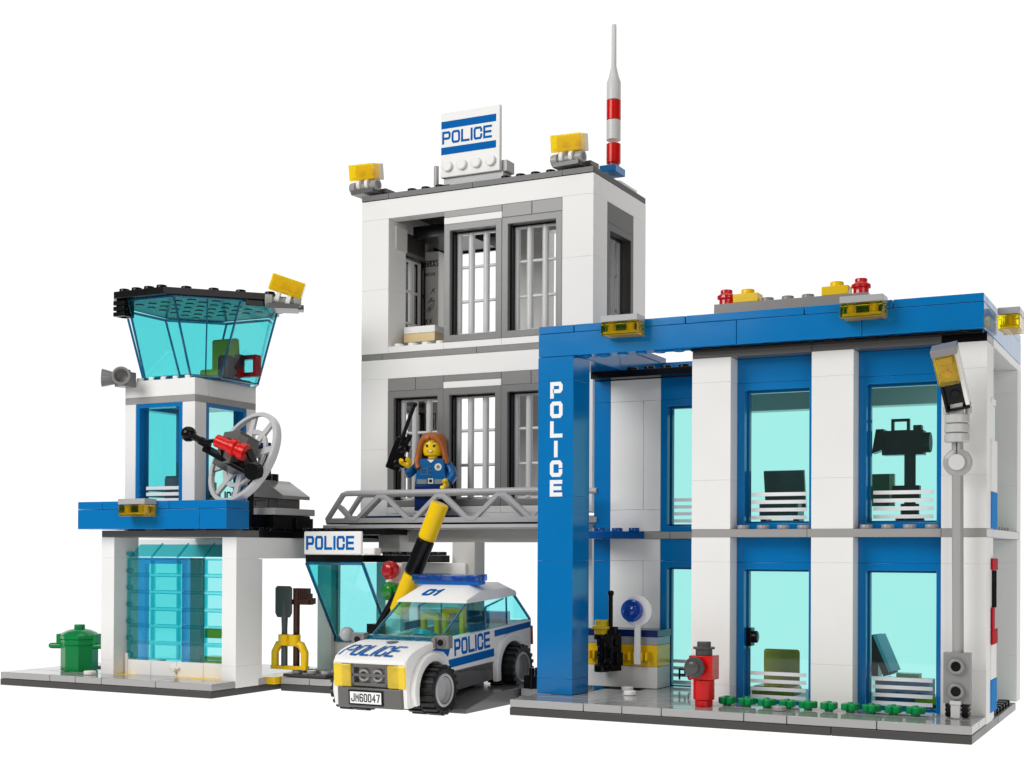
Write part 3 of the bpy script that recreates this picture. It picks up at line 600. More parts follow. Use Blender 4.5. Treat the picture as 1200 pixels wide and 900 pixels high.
# satellite dish
D0 = Vector((14.75, 3.9, 13.45)); Wl = Matrix(((1, 0, 0), (0, 1, 0), (0, 0, 1)))
n_ = Vector((-.26, -.88, .40)).normalized(); up_ = (Vector((0, 0, 1)) - n_ * n_.z).normalized(); ri_ = up_.cross(n_) * 1.0
ri_ = n_.cross(up_) * -1
DX = GT @ Matrix.Translation(D0) @ Matrix(((ri_.x, -n_.x, up_.x, 0), (ri_.y, -n_.y, up_.y, 0), (ri_.z, -n_.z, up_.z, 0), (0, 0, 0, 1)))   # local x right, y away from viewer, z up
dish = thing('satellite_dish', 'round pale wheel-shaped dish with black arm and red nozzle on the garage roof', 'satellite dish', (GX + 14.7, GY + 4.4, 9.6))
b = B(DX)
b.lathe([(2.62, 0), (2.86, 0), (2.92, .14), (2.92, .42), (2.8, .42), (2.78, .12), (2.62, .1), (2.62, 0)], (0, 0, 0), (0, 1, 0), 48, cap=False)
b.lathe([(1.55, .25), (1.85, .2), (1.85, .4), (1.55, .4), (1.55, .25)], (0, 0, 0), (0, 1, 0), 40, cap=False)
for k in range(8):
    a = math.pi * 2 * k / 8 + .2; ca, sa = math.cos(a), math.sin(a)
    p = lambda r, t: (r * ca - t * sa, r * sa + t * ca)
    w0, w1 = .26, .2
    pts = [p(.3, -w0), p(2.75, -w1), p(2.75, w1), p(.3, w0)]
    b.prism(pts, .18, .36, 'y')
b.lathe([(1.0, .1), (1.0, .4)], (0, 0, 0), (0, 1, 0), 30)
build(b, 'dish_wheel', plastic('pale_grey_wheel', (.55, .55, .55, 1), .2), dish, .03)
b = B(DX); b.box(-.5, 1.15, -1.3, .1, -1.1, .95)
b.put([(1.15, .1, -.6), (1.15, .1, .75), (1.15, -1.3, -.6), (1.15, -1.3, .75), (1.55, -.1, -.5), (1.55, -.1, .6), (1.55, -.9, -.5), (1.55, -.9, .6)], [(0, 1, 5, 4), (2, 6, 7, 3), (4, 5, 7, 6), (0, 4, 6, 2), (1, 3, 7, 5)])
build(b, 'receiver_block', DGREY, dish)
b = B(GT)
A = Vector((11.75, 2.9, 14.75)); E_ = Vector((17.5, 2.2, 12.35))
b.ball(A, .45, 18); d_ = (E_ - A).normalized()
b.cyl(A, A + d_ * 1.2, .2); sd = Vector((.1, -1, -.2)).normalized(); upv = d_.cross(sd).normalized()
def bar(p, q, hw, hh):
    r = [[pt + upv * (hh * s1) + sd * (hw * s2) for s1, s2 in ((-1, -1), (1, -1), (1, 1), (-1, 1))] for pt in (p, q)]; b.loft(r)
bar(A + d_ * 1.0, A + d_ * 1.9, .18, .2)
P1 = A + d_ * 1.6; P2 = E_ - d_ * .5
bar(P1 + upv * .28, P2 + upv * .28, .35, .12)
bar(P1 - upv * .15, A + d_ * 3 - upv * .75, .3, .11); bar(A + d_ * 3 - upv * .75, E_ - d_ * 1.2 - upv * .85, .3, .11); bar(E_ - d_ * 1.3 - upv * .85, E_ + upv * .2, .3, .11)
bar(A + d_ * 2.6 - upv * .7, A + d_ * 3.2 + upv * .2, .2, .1); bar(E_ - d_ * 2.2 - upv * .8, E_ - d_ * 1.5 + upv * .2, .2, .1)
b.lathe([(.5, 0), (.5, .5)], tuple(E_ - d_ * .4), tuple(sd))
build(b, 'arm', BLACK, dish, .03)
b = B(GT); N0 = Vector((16.7, 1.9, 13.45)); nd = Vector((-1, -.25, .42)).normalized()
b.lathe([(.5, 0), (.5, .35), (.38, .4), (.38, .6), (.5, .65), (.5, .95), (.36, 1.0), (.36, 1.9), (.24, 1.92), (.2, 1.5)], tuple(N0), tuple(nd), 20)
build(b, 'nozzle', RED, dish, .03)
b = B(GT); b.box(14.6, 14.9, 4.6, 4.9, 9.2, 12.4); build(b, 'stand', BLACK, dish)
b = B(GT); b.box(15.2, 15.9, 4.8, 5.2, 12.4, 14.3); build(b, 'stand_cover', NAVY, dish)
# slab and hut behind the dish
vent = thing('roof_hut', 'small grey pitched-roof hut with black chimney on the garage roof', 'roof hut', (GX + 13.5, GY + 9, 9.2))
b = B(GT); b.box(13.4, 16, 5.4, 9.3, 10.15, 10.55, .01); build(b, 'slab', LGREY, vent)
b = B(GT); b.box(13.5, 15.8, 5.6, 9.1, 9.2, 10.15, .01); b.box(15.2, 15.95, 7.5, 9.2, 9.2, 10.0, .01); build(b, 'plinth', BLACK, vent)
b = B(GT); b.box(13.2, 15.4, 6.6, 8.6, 10.55, 11.35); b.frame(13.5, 14.6, 10.55, 11.2, 6.5, 6.62, .14); build(b, 'wall', DGREY, vent)
b = B(GT); b.prism([(12.9, 11.3), (15.9, 11.1), (15.9, 11.3), (14.4, 12.25), (13.6, 12.25), (12.6, 11.5)], 6.3, 8.9, 'y'); build(b, 'pitched_roof', plastic('vent_grey', (.24, .235, .23, 1)), vent)
b = B(GT); b.cyl((14.0, 7.6, 12.25), (14.0, 7.6, 12.65), .45); build(b, 'chimney', BLACK, vent)
b = B(GT); b.box(16.2, 21, 12.5, 13.3, 9.2, 9.85, .01); build(b, 'parapet', WHITE, gar)
b = B(GT); b.box(16.3, 24, 12.6, 13.4, 9.85, 10.25, .01); build(b, 'parapet_cap', NAVY, gar)
# ------------------------------------------------------------------ guard booth under the footbridge
booth = thing('guard_booth', 'small guard booth with leaning turquoise window and lettered white sign', 'booth', (-13, 7, .8))
b = B(); b.box(-16, -12, 7.9, 8.5, .8, 2.7, .01); b.box(-17, -16, 7.5, 8.5, .8, 7.4, .01); b.box(-12, -7.1, 8.0, 8.6, .8, 2.0, .008); b.box(-12, -7.1, 8.0, 8.6, 2.0, 7.4, .008); b.box(-10.8, -9.8, 5.4, 6.4, .8, 5.3, .01); b.box(-10.8, -9.8, 5.4, 6.4, 6.25, 6.45, .01); b.box(-10.75, -9.85, 5.6, 6.4, 5.3, 7.4, .01); b.box(-13.4, -11.9, 8.6, 11, 7.9, 9.2)
build(b, 'wall', WHITE, booth)
b = B(); b.box(-14.6, -12.9, 10.2, 10.5, 1.5, 7.4); build(b, 'rear_wall', WHITE, booth)
b = B(); b.box(-16.05, -12.05, 5, 8.5, 7.42, 7.84, .01); b.box(-12, -8.4, 6.2, 8.5, 7.42, 7.84, .01); b.studs(-12, -8.4, 6.2, 8.2, 7.84); b.box(-17, -11.6, 6.4, 9, 9.0, 9.36, .01); b.studs(-16.9, -15, 5.9, 7.9, 9.2); build(b, 'roof', BLACK, booth)
b = B(); b.put([(-16.02, 5, 7.4), (-12.05, 5, 7.4), (-12.05, 8, 2.75), (-16.02, 8, 2.75), (-16.02, 5.1, 7.4), (-12.05, 5.1, 7.4), (-12.05, 8.1, 2.75), (-16.02, 8.1, 2.75)],
               [(0, 3, 2, 1), (4, 5, 6, 7), (0, 1, 5, 4), (1, 2, 6, 5), (2, 3, 7, 6), (3, 0, 4, 7)])
for x in (-16.0, -12.1): b.put([(x, 5.1, 7.4), (x, 8.1, 2.75), (x, 8.1, 7.4), (x + .08, 5.1, 7.4), (x + .08, 8.1, 2.75), (x + .08, 8.1, 7.4)], [(0, 1, 2), (5, 4, 3), (0, 3, 4, 1), (1, 4, 5, 2), (2, 5, 3, 0)])
win = build(b, 'window', TURQ, booth, 0)
b = B()
for x in (-15.96, -12.08): b.tube([(x, 5.02, 7.36), (x, 8.02, 2.8)], .1, 6); b.tube([(x, 8.1, 2.8), (x, 8.1, 7.4)], .06, 6)
b.tube([(-16, 5.04, 7.34), (-12.1, 5.04, 7.34)], .09, 6); b.box(-16, -12.1, 7.8, 8.1, 2.66, 2.95, 0)
build(b, 'window_ribs', TEDGE, win, 0)
b = B(); b.box(-16.02, -12.02, 4.8, 5, 7.84, 9.18, 0); b.box(-12.02, -11.2, 4.9, 5.6, 7.84, 8.25, 0); sg = build(b, 'sign_board', WHITE, booth, .09, 3)
b = B(); b.text('POLICE', (-15.84, 4.8, 8.12), (1, 0, 0), (0, 0, 1), .8, .56, .075, .15, .012); build(b, 'lettering', PRINT_B, sg, 0)
sig = thing('signal_light', 'red over green signal lamps on the white post beside the barrier', 'signal light', (-10.3, 5.3, 5.3))
for z, m, nm in ((7.0, TRED, 'red_lamp'), (5.83, TGRN, 'green_lamp')):
    b = B(); b.lathe([(.3, -.3), (.3, 0), (.5, .0), (.52, .08), (.52, .3), (.46, .36)], (-10.3, 5.3, z), (0, -1, 0)); b.lathe([(.3, .3), (.3, .5), (.27, .52)], (-10.3, 5.3, z), (0, -1, 0)); build(b, nm, m, sig, .02)
# ------------------------------------------------------------------ footbridge with lattice railings
fb = thing('footbridge', 'grey lattice footbridge spanning the driveway in front of the tower', 'footbridge', (-8, 10, 9.4))
b = B(); b.box(-17, 0, 8, 11.9, 9.4, 9.62, .01); build(b, 'deck', plastic('deck_grey', (.5, .5, .5, 1), .2), fb)
b = B(); b.box(-16.9, 0, 8.25, 8.55, 9.64, 9.72, 0); build(b, 'deck_gap', BLACK, fb, 0)
for Y in (8.12, 10.0):
    off_ = 0 if Y < 9 else -1.15
    b = B()
    X = -14.8 + off_; b.tube([(-16.75, Y, 9.9), (-16.6, Y, 10.1), (-15.6, Y, 11.42), (-15.3, Y, 11.5), (.2, Y, 11.5)], .17, 12)
    b.box(-16.8, .2, Y - .1, Y + .22, 9.72, 10.02, 0)
    zz = [(X - 1.1, 10.75)]
    for k in range(4): zz += [(X - .22 + 4 * k, 9.95), (X + .22 + 4 * k, 9.95), (X + 1.75 + 4 * k, 11.3), (X + 2.2 + 4 * k, 11.3)]
    b.stroke([(x, z) for x, z in zz if x < .2], .25, (0, Y - .1, 0), (1, 0, 0), (0, 0, 1), .03); n0 = len(b.v)
    b.stroke([(x, z) for x, z in zz if x < .2], .25, (0, Y - .02, 0), (1, 0, 0), (0, 0, 1), .0)
    # give the lattice its depth
    b.xf = Matrix.Translation((0, .1, 0))
    b.stroke([(x, z) for x, z in zz if x < .2], .24, (0, Y + .02, 0), (1, 0, 0), (0, 0, 1), .1)
    build(b, 'railing', LGREY, fb, .02)
# ------------------------------------------------------------------ barrier
bar_ = thing('barrier', 'yellow and black striped barrier arm raised beside the booth', 'barrier', (-10.8, 4.7, .8))
T0 = Vector((-6.75, 4.6, 10.68)); T1 = Vector((-9.75, 4.6, 4.0)); dv = (T1 - T0); Lb = dv.length; dv.normalize()
for a, e, m, nm in ((0, 2.15, YELL, 'yellow_segment'), (2.18, 4.25, BLACK, 'black_segment'), (4.28, 6.6, YELL, 'yellow_segment')):
    b = B(); p = T0 + dv * a; q = T0 + dv * e
    b.lathe([(.44, 0), (.5, .04), (.5, e - a - .1), (.44, e - a - .08), (.44, e - a)], tuple(p), tuple(dv), 24); build(b, nm, m, bar_, .02)
b = B(); b.cyl((-9.55, 4.6, 5.7), (-10.7, 4.6, 3.9), .2); b.box(-11.4, -10.6, 4.4, 5.2, .8, 4.0); build(b, 'post', BLACK, bar_)
b = B(); b.ball((-12.9, 4.7, 3.35), .42, 18); b.cyl((-12.9, 4.7, 3.35), (-12.0, 5.9, 3.2), .15); build(b, 'counterweight', LGREY, bar_)
# ------------------------------------------------------------------ ramps
ramp = thing('driveway_ramp', 'dark grey ramp leading from the table up to the driveway', 'ramp', (-4, 4, 0))
b = B(); b.prism([(-.6, 0), (-.6, .22), (2.6, .8), (5.9, .8), (5.9, 0)], -8.0, -2.1, 'x'); build(b, 'slope', DGREY, ramp, .03)
b = B(); b.box(-2.05, -.05, 4.9, 5.9, 0, .4, .01); b.box(-1.9, -.1, 4.9, 5.9, .4, .8, .01); build(b, 'side_plate', plastic('ramp_grey', (.3, .3, .3, 1)), ramp)
ck = thing('wheel_stop', 'small black block beside the rear wheel of the car', 'block', (-1.2, 5.3, .8))
b = B(); b.box(-1.75, -.95, 4.9, 5.6, .8, 1.5); b.box(-1.35, -.3, 5.4, 6.2, .8, 1.9); b.cyl((-1.3, 5.0, .8), (-1.3, 5.0, 1.9), .15); build(b, 'block', BLACK, ck)
# ------------------------------------------------------------------ small things on the pavements
tc_ = thing('trash_can', 'green trash can with domed lid on the garage forecourt', 'trash can', (GX + 3.3, GY + 3.0, .8), local=True, rot=(0, 0, .35))
tc_.scale = (.84, .84, .8)
b = B(); oc = lambda r, z, ph=.39: [(r * math.cos(2 * math.pi * i / 8 + ph), r * math.sin(2 * math.pi * i / 8 + ph), z) for i in range(8)]
b.loft([oc(1.28, 0), oc(1.28, .1), oc(1.28, 1.9), oc(1.36, 1.95), oc(1.36, 2.35)]); build(b, 'bin', GREEN, tc_, .04)
b = B(); b.loft([oc(1.4, 2.36), oc(1.4, 2.62), oc(1.15, 2.85), oc(.75, 3.05), oc(.4, 3.12)]); b.lathe([(.38, 3.1), (.38, 3.42), (.33, 3.45)], (0, 0, 0)); build(b, 'lid', GREEN, tc_, .04)
for s in (-1, 1):
    b = B(); b.box(*((s * 1.2, s * 1.5) if s > 0 else (s * 1.5, s * 1.2)), -.55, .55, 2.0, 2.75, 0); b.cyl((s * 1.1, -.3, 1.85), (s * 1.95, -.3, 1.85), .22); b.ball((s * 1.95, -.3, 1.85), .22, 12); build(b, 'handle', GREEN, tc_, .04)
rack = thing('tool_stand', 'yellow arched tool stand holding two tools beside the garage', 'stand', (-16.8, 4.8, 1.2))
b = B(); b.tube([(-17.85, 4.6, 1.25), (-17.85, 4.6, 2.2), (-17.6, 4.6, 2.62), (-17.2, 4.6, 2.75), (-16.4, 4.6, 2.75), (-16.0, 4.6, 2.62), (-15.75, 4.6, 2.2), (-15.75, 4.6, 1.25)], .22, 12)
b.box(-18.05, -15.55, 4.4, 4.8, 1.2, 1.42, 0)
for x in (-17.15, -16.45): b.lathe([(.36, 0), (.36, .62), (.24, .62), (.24, 0)], (x, 4.55, 2.6), n=20, cap=False)
build(b, 'frame', YELL, rack, .03)
sh = thing('shovel', 'dark grey shovel standing blade up in the yellow stand', 'shovel', (-17.15, 4.55, 1.6))
b = B(); b.lathe([(.1, 0), (.19, .12), (.19, 1.6), (.17, 1.7), (.17, 2.3), (.2, 3.0), (.13, 3.9), (.12, 4.3)], (-17.15, 4.55, 1.3)); build(b, 'handle', plastic('tool_grey', (.075, .085, .09, 1)), sh)
b = B(); b.prism([(-17.75, 4.45), (-17.6, 4.2), (-16.75, 4.2), (-16.6, 4.45), (-16.6, 5.9), (-16.72, 6.02), (-17.62, 6.02), (-17.75, 5.9)], 4.42, 4.56, 'y'); build(b, 'blade', plastic('blade_grey', (.05, .07, .07, 1), .25), sh, .04)
br = thing('broom', 'dark brown broom standing bristles up in the yellow stand', 'broom', (-16.45, 4.6, 1.6))
b = B(); b.lathe([(.1, 0), (.19, .12), (.19, 4.6)], (-16.45, 4.75, 1.3)); build(b, 'handle', BROWN, br)
b = B(); b.box(-16.7, -15.4, 4.6, 4.95, 4.95, 5.25, 0)
for k in range(9): b.box(-16.62 + k * .135, -16.52 + k * .135, 4.62, 4.93, 5.2, 5.9 if k < 8 else 5.6, 0)
b.box(-15.5, -15.2, 4.6, 4.9, 5.0, 5.35, 0); build(b, 'bristles', BROWN, br, .01)
# fire hydrant
hy = thing('fire_hydrant', 'red fire hydrant with dark grey cap and valve on the pavement', 'fire hydrant', (9.5, 1.7, .8), local=True)
b = B(); b.lathe([(.42, 0), (.42, .3), (.5, .32), (.5, 1.25)], (0, 0, 0)); b.lathe([(.36, 1.2), (.36, 1.3)], (0, 0, 0)); b.box(-.58, .58, -.5, .5, 1.27, 2.4, 0); build(b, 'body', RED, hy, .025)
b = B(); b.lathe([(.4, 2.4), (.4, 2.68), (.52, 2.7), (.52, 2.8), (.33, 2.82), (.33, 3.02), (.3, 3.05)], (0, 0, 0)); b.lathe([(.3, .0), (.3, .1), (.48, .12), (.5, .3), (.46, .36), (.3, .38), (.3, .55), (.27, .57)], (-.2, -.5, 1.87), (0, -1, 0)); build(b, 'cap', plastic('iron_grey', (.075, .073, .07, 1)), hy, .02)
# street lamp at the right corner
lp = thing('street_lamp', 'grey street lamp with hanging amber head at the office corner', 'street lamp', (20.9, 3, .8))
PG = plastic('post_grey', (.36, .355, .35, 1), .2)
b = B(); b.box(20.36, 21.5, 2.6, 3.2, 1.42, 3.68, 0)
for z in (3.08, 1.98): b.lathe([(.36, .0), (.36, .22), (.32, .25), (.22, .25), (.22, .02)], (20.93, 2.62, z), (0, -1, 0), 24)
box_ = build(b, 'base_box', plastic('box_grey', (.26, .26, .255, 1), .2), lp, .03)
b = B()
for z in (3.08, 1.98): b.cyl((20.93, 2.6, z), (20.93, 2.55, z), .22)
build(b, 'socket', BLACK, box_, 0)
b = B(); b.box(20.45, 20.7, 2.65, 3.3, .82, 1.42, 0); b.box(21.15, 21.42, 2.65, 3.3, .82, 1.42, 0)
for k in range(3): b.box(20.42, 21.45, 2.7, 3.35, .9 + k * .19, 1.0 + k * .19, 0)
build(b, 'bracket', BLACK, lp)
b = B(); b.box(20.72, 21.12, 2.35, 2.62, .82, 1.4, .0); b.prism([(2.3, 1.4), (2.6, 1.4), (2.6, 1.6), (2.35, 1.56)], 20.68, 21.16, 'x'); build(b, 'clip', plastic('clip_grey', (.6, .6, .59, 1)), lp)
b = B(); b.cyl((20.93, 3.0, 3.6), (20.88, 3.0, 13.2), .25); b.lathe([(.62, -.0), (.62, .3), (.56, .34)], (20.9, 3.1, 12.1), (0, -1, 0), 28); b.cyl((20.88, 3, 12.1), (20.88, 3, 14), .25)
pole = build(b, 'pole', PG, lp)
b = B(); b.lathe([(.36, 0), (.36, .14), (.22, .15)], (20.9, 2.78, 12.1), (0, -1, 0), 20); build(b, 'joint', plastic('joint_grey', (.62, .62, .62, 1)), pole)
b = B(); 
for z in (13.0, 13.42, 13.84): b.lathe([(.5, 0), (.55, .03), (.55, .36), (.5, .39)], (20.86, 3, z))
b.box(20.6, 21.15, 2.7, 3.2, 14.2, 15.0, 0); b.cyl((20.4, 3, 14.25), (20.4, 3, 14.6), .14); b.cyl((21.35, 3, 14.25), (21.35, 3, 14.6), .14)
build(b, 'collar', plastic('collar_grey', (.52, .52, .51, 1)), lp)
HX = Matrix.Translation((20.95, 2.85, 14.5)) @ Matrix.Rotation(math.radians(-9), 4, 'Y') @ Matrix.Rotation(math.radians(26), 4, 'X') @ Matrix.Diagonal((.88, .9, .86, 1))
b = B(HX); b.frame(-.6, .6, 0, 1.5, -.35, .35, .12); b.box(-.5, .5, -.05, .35, .1, 1.4, 0); b.lathe([(.25, 0), (.25, .06)], (0, -.05, .8), (0, -1, 0)); build(b, 'arm', BLACK, lp, .03)
b = B(HX); b.box(-.6, .6, .0, .35, 1.5, 3.25, 0); b.box(.42, .62, -.36, .36, .2, 3.25, 0); build(b, 'housing', WHITE, lp, .03)
b = B(HX); b.box(-.62, .42, -.62, 0, 1.5, 3.05, 0); le = build(b, 'lens', AMBER, lp, .05)
b = B(HX); b.lathe([(.2, 0), (.2, .2), (.12, .22)], (-.1, -.2, 2.05), (0, -1, 0), 16); b.box(-.5, .3, -.45, -.1, 2.6, 2.95, 0); b.box(-.5, .32, -.12, -.06, 1.6, 3.0, 0); build(b, 'reflector', AMBER2, le)
b = B(HX); b.box(-.64, .62, -.66, .36, 3.07, 3.45, 0); build(b, 'cap', plastic('cap_grey', (.24, .235, .23, 1)), lp)
# flower plates: a row of green leaf pieces
def plant():
    t = thing('plant', 'x', 'plant', (10.9, 2.6, .8), 'green plants in a row before the office windows', local=True)
    b = B()
    b.lathe([(.2, 0), (.2, .2)], (0, 0, 0))
    for k in range(4):
        a = math.pi / 4 + k * math.pi / 2; b.lathe([(.16, .08), (.2, .14), (.2, .36), (.16, .4)], (.24 * math.cos(a), .24 * math.sin(a), 0), n=12)
    b.lathe([(.13, .1), (.13, .42), (.1, .46)], (0, 0, 0), n=12); build(b, 'leaves', plastic('leaf_green', (.0, .30, .075, 1), .2), t, .02)
    return t
ords = ['first', 'second', 'third', 'fourth', 'fifth', 'sixth', 'seventh', 'eighth', 'ninth', 'tenth']
p0 = plant(); xs = [10.35 + k * .98 for k in range(10)]
for k in range(10):
    lab = '%s green plant from the hydrant in the row before the windows' % ords[k]
    if k == 0: p0['label'] = lab; p0.location = Vector((xs[0], 2.6, .8)) * S
    else:
        q = dup(p0, (xs[k] - xs[0], 0, 0), lab); q.rotation_euler = (0, 0, random.uniform(-.5, .5))
# equipment bench in the entrance
bn = thing('equipment_bench', 'white and yellow equipment bench with a blue top by the entrance', 'bench', (2.6, 9, .8))
b = B(); b.box(.4, 4.65, 8, 9.9, .8, 1.95, .01); build(b, 'base', WHITE, bn)
b = B(); b.box(.4, 4.65, 8, 9.9, 1.95, 3.12, .01)
for x in (1.0, 2.6, 3.35, 4.05): b.box(x - .22, x - .08, 7.5, 8, 2.3, 2.75, 0); b.box(x + .08, x + .22, 7.5, 8, 2.3, 2.75, 0)
build(b, 'clip_row', YELL, bn, .03)
b = B(); b.box(.4, 4.65, 8, 9.9, 3.12, 3.55, .01); build(b, 'clear_row', plastic('smoke_grey', (.33, .37, .42, 1), .12), bn)
b = B(); b.box(.3, 4.68, 7.95, 9.95, 3.55, 3.92, .01); build(b, 'top', NAVY, bn)
pd = thing('signal_paddle', 'white signal paddle with round blue lens clipped to the bench', 'paddle', (3.7, 7.5, 2.2))
b = B(); b.prism([(3.52, 2.1), (3.9, 2.1), (3.86, 4.2), (3.56, 4.2)], 7.42, 7.62, 'y'); b.lathe([(.78, 0), (.82, .06), (.82, .2), (.78, .24)], (3.72, 7.66, 4.95), (0, -1, 0), 32); build(b, 'handle', WHITE, pd, .03)
b = B(); b.lathe([(.6, 0), (.6, .25), (.52, .3), (.44, .3), (.4, .22), (.26, .22), (.26, .4), (.22, .42)], (3.5, 7.35, 4.97), (0, -1, 0), 28); build(b, 'lens', TBLU, pd, .02)
fl = thing('flashlight', 'black flashlight with yellow lens clipped to the bench', 'flashlight', (1.75, 7.5, 1.9))
b = B(); b.lathe([(.42, 0), (.42, .35), (.25, .45), (.25, .8), (.32, .85), (.32, 1.0), (.25, 1.05), (.25, 1.35), (.3, 1.4), (.3, 1.7), (.45, 1.75), (.45, 2.0)], (1.72, 7.35, 1.65)); build(b, 'body', BLACK, fl)
b = B(); b.lathe([(.42, 2.0), (.42, 2.25), (.58, 2.3), (.58, 2.45), (.4, 2.48), (.4, 2.75), (.36, 2.78)], (1.72, 7.35, 1.65)); build(b, 'lens', TYEL, fl)
def walkie(name, label, cat, at, rot):
    t = thing(name, label, cat, at, local=True, rot=rot)
    b = B(); b.box(-.42, .42, -.3, .35, 0, 1.95, 0); b.box(-.1, .42, -.36, -.28, .1, 1.85, 0)
    for z in (.45, 1.35): b.lathe([(.26, 0), (.26, .12), (.18, .16)], (.2, -.34, z), (0, -1, 0), 18)
    b.box(-.42, -.1, -.38, -.28, .1, 1.8, 0); b.cyl((.42, 0, 1.5), (.6, 0, 1.5), .2); b.box(.36, .62, -.1, .3, .3, 1.0, 0); build(b, 'body', BLACK, t, .03)
    b = B(); b.lathe([(.2, 1.95), (.2, 2.1), (.12, 2.15), (.12, 4.0), (.17, 4.05), (.17, 4.2), (.1, 4.26)], (-.1, 0, 0)); b.lathe([(.17, 1.95), (.17, 2.35)], (.27, 0, 0)); build(b, 'aerial', BLACK, t, .02)
    return t
walkie('walkie_talkie', 'black walkie-talkie with long aerial clipped to the bench', 'radio', (2.35, 7.2, 1.75), (0, 0, -.5))
# ------------------------------------------------------------------ furniture behind the office windows
chr_ = thing('office_chair', 'olive-yellow chair behind the left ground floor office window', 'chair', (11.2, 8.6, .8))
b = B(); b.box(10.2, 12.1, 8.8, 9.1, 1.0, 3.1, 0); b.box(10.0, 12.2, 7.4, 9.1, .8, 1.3, 0); build(b, 'seat', CHAIRY, chr_, .15, 3)
wst = thing('computer', 'tilted computer screen on a dark stand behind the right ground floor window', 'computer', (16.5, 8.5, .8))
CX = Matrix.Translation((16.45, 8.4, 3.0)) @ Matrix.Rotation(-.12, 4, 'Z') @ Matrix.Rotation(-.42, 4, 'Y')
b = B(CX); b.box(-.14, .14, -.75, .75, -1, 1.1, 0); build(b, 'screen_back', BLACK, wst)
b = B(CX); b.box(.15, .34, -.68, .68, -.92, 1.02, 0); build(b, 'screen', plastic('screen_blue', (.35, .7, .95, 1), .3), wst)
b = B(); b.box(15.2, 16.3, 8, 9, 2.0, 3.2, 0); b.cyl((15.8, 8.5, 3.1), (16.3, 8.5, 3.4), .35); build(b, 'stand', BLACK, wst)
dk = thing('office_desk', 'low blue and clear desk under the tilted computer screen', 'desk', (17, 8.6, .8))
b = B(); b.box(15.1, 16.7, 7.6, 9.2, .8, 2.0, 0); build(b, 'clear_block', TCLR, dk)
b = B(); b.box(16.2, 18.8, 7.8, 9.4, .8, 1.9, 0); build(b, 'blue_block', BLUE, dk)
b = B(); b.box(17.2, 18.3, 7.9, 8.6, 1.9, 2.2, 0); build(b, 'papers', TAN, dk)
b = B(); b.box(18.2, 19.6, 7.4, 8.6, .8, 1.2, 0); build(b, 'yellow_plate', YELL, dk)
lt = thing('laptop', 'open dark laptop behind the left upper office window', 'laptop', (11.4, 8.5, 9.2))
b = B(Matrix.Translation((11.45, 8.6, 10.2)) @ Matrix.Rotation(.2, 4, 'X')); b.box(-1.05, 1.05, -.1, .15, 0, 2.1, 0); build(b, 'screen', plastic('slate_plastic', (.03, .04, .045, 1)), lt)
b = B(); b.box(10.4, 12.4, 7.4, 8.6, 9.9, 10.6, 0); b.box(10.4, 12.4, 7.6, 8.6, 9.2, 9.7, 0); b.box(10.4, 10.7, 7.6, 8.6, 9.6, 10, 0); b.box(12.1, 12.4, 7.6, 8.6, 9.6, 10, 0); build(b, 'base', plastic('slate_2', (.045, .055, .06, 1)), lt)
ctp = thing('video_camera', 'black video camera on a post behind the right upper office window', 'camera', (17.6, 8.6, 9.2))
b = B(); b.box(16.4, 18.4, 8.2, 9.0, 12.9, 14.1, 0); b.frame(16.8, 17.7, 14.0, 14.7, 8.45, 8.7, .14); b.prism([(15.9, 13.0), (16.5, 13.2), (16.5, 14.2), (16.1, 14.2)], 8.2, 9, 'y'); b.box(17.9, 18.3, 8.3, 8.8, 14.1, 14.35, 0); b.cyl((18.4, 8.6, 13.5), (18.7, 8.6, 13.5), .5); b.lathe([(.3, 0), (.3, .3)], (17.2, 8.2, 13.5), (0, -1, 0)); build(b, 'body', BLACK, ctp)
b = B(); b.cyl((17.7, 8.6, 9.6), (17.7, 8.6, 13), .28); b.lathe([(.7, 0), (.7, .6), (.45, .7), (.45, 1.3)], (17.7, 8.6, 9.2)); b.box(16.9, 18.2, 8.3, 8.8, 10.7, 11.4, 0); build(b, 'post', BLACK, ctp)
mny = thing('pinboard', 'dark green board with a pale edge beside the video camera post', 'board', (15.8, 8.9, 11))
b = B(); b.box(14.9, 16.7, 8.5, 8.8, 10.4, 12.0, 0); build(b, 'panel', plastic('pine_green', (.01, .09, .04, 1)), mny)
b = B(); b.box(16.7, 16.95, 8.5, 8.8, 10.4, 12.0, 0); build(b, 'edge', TAN, mny)
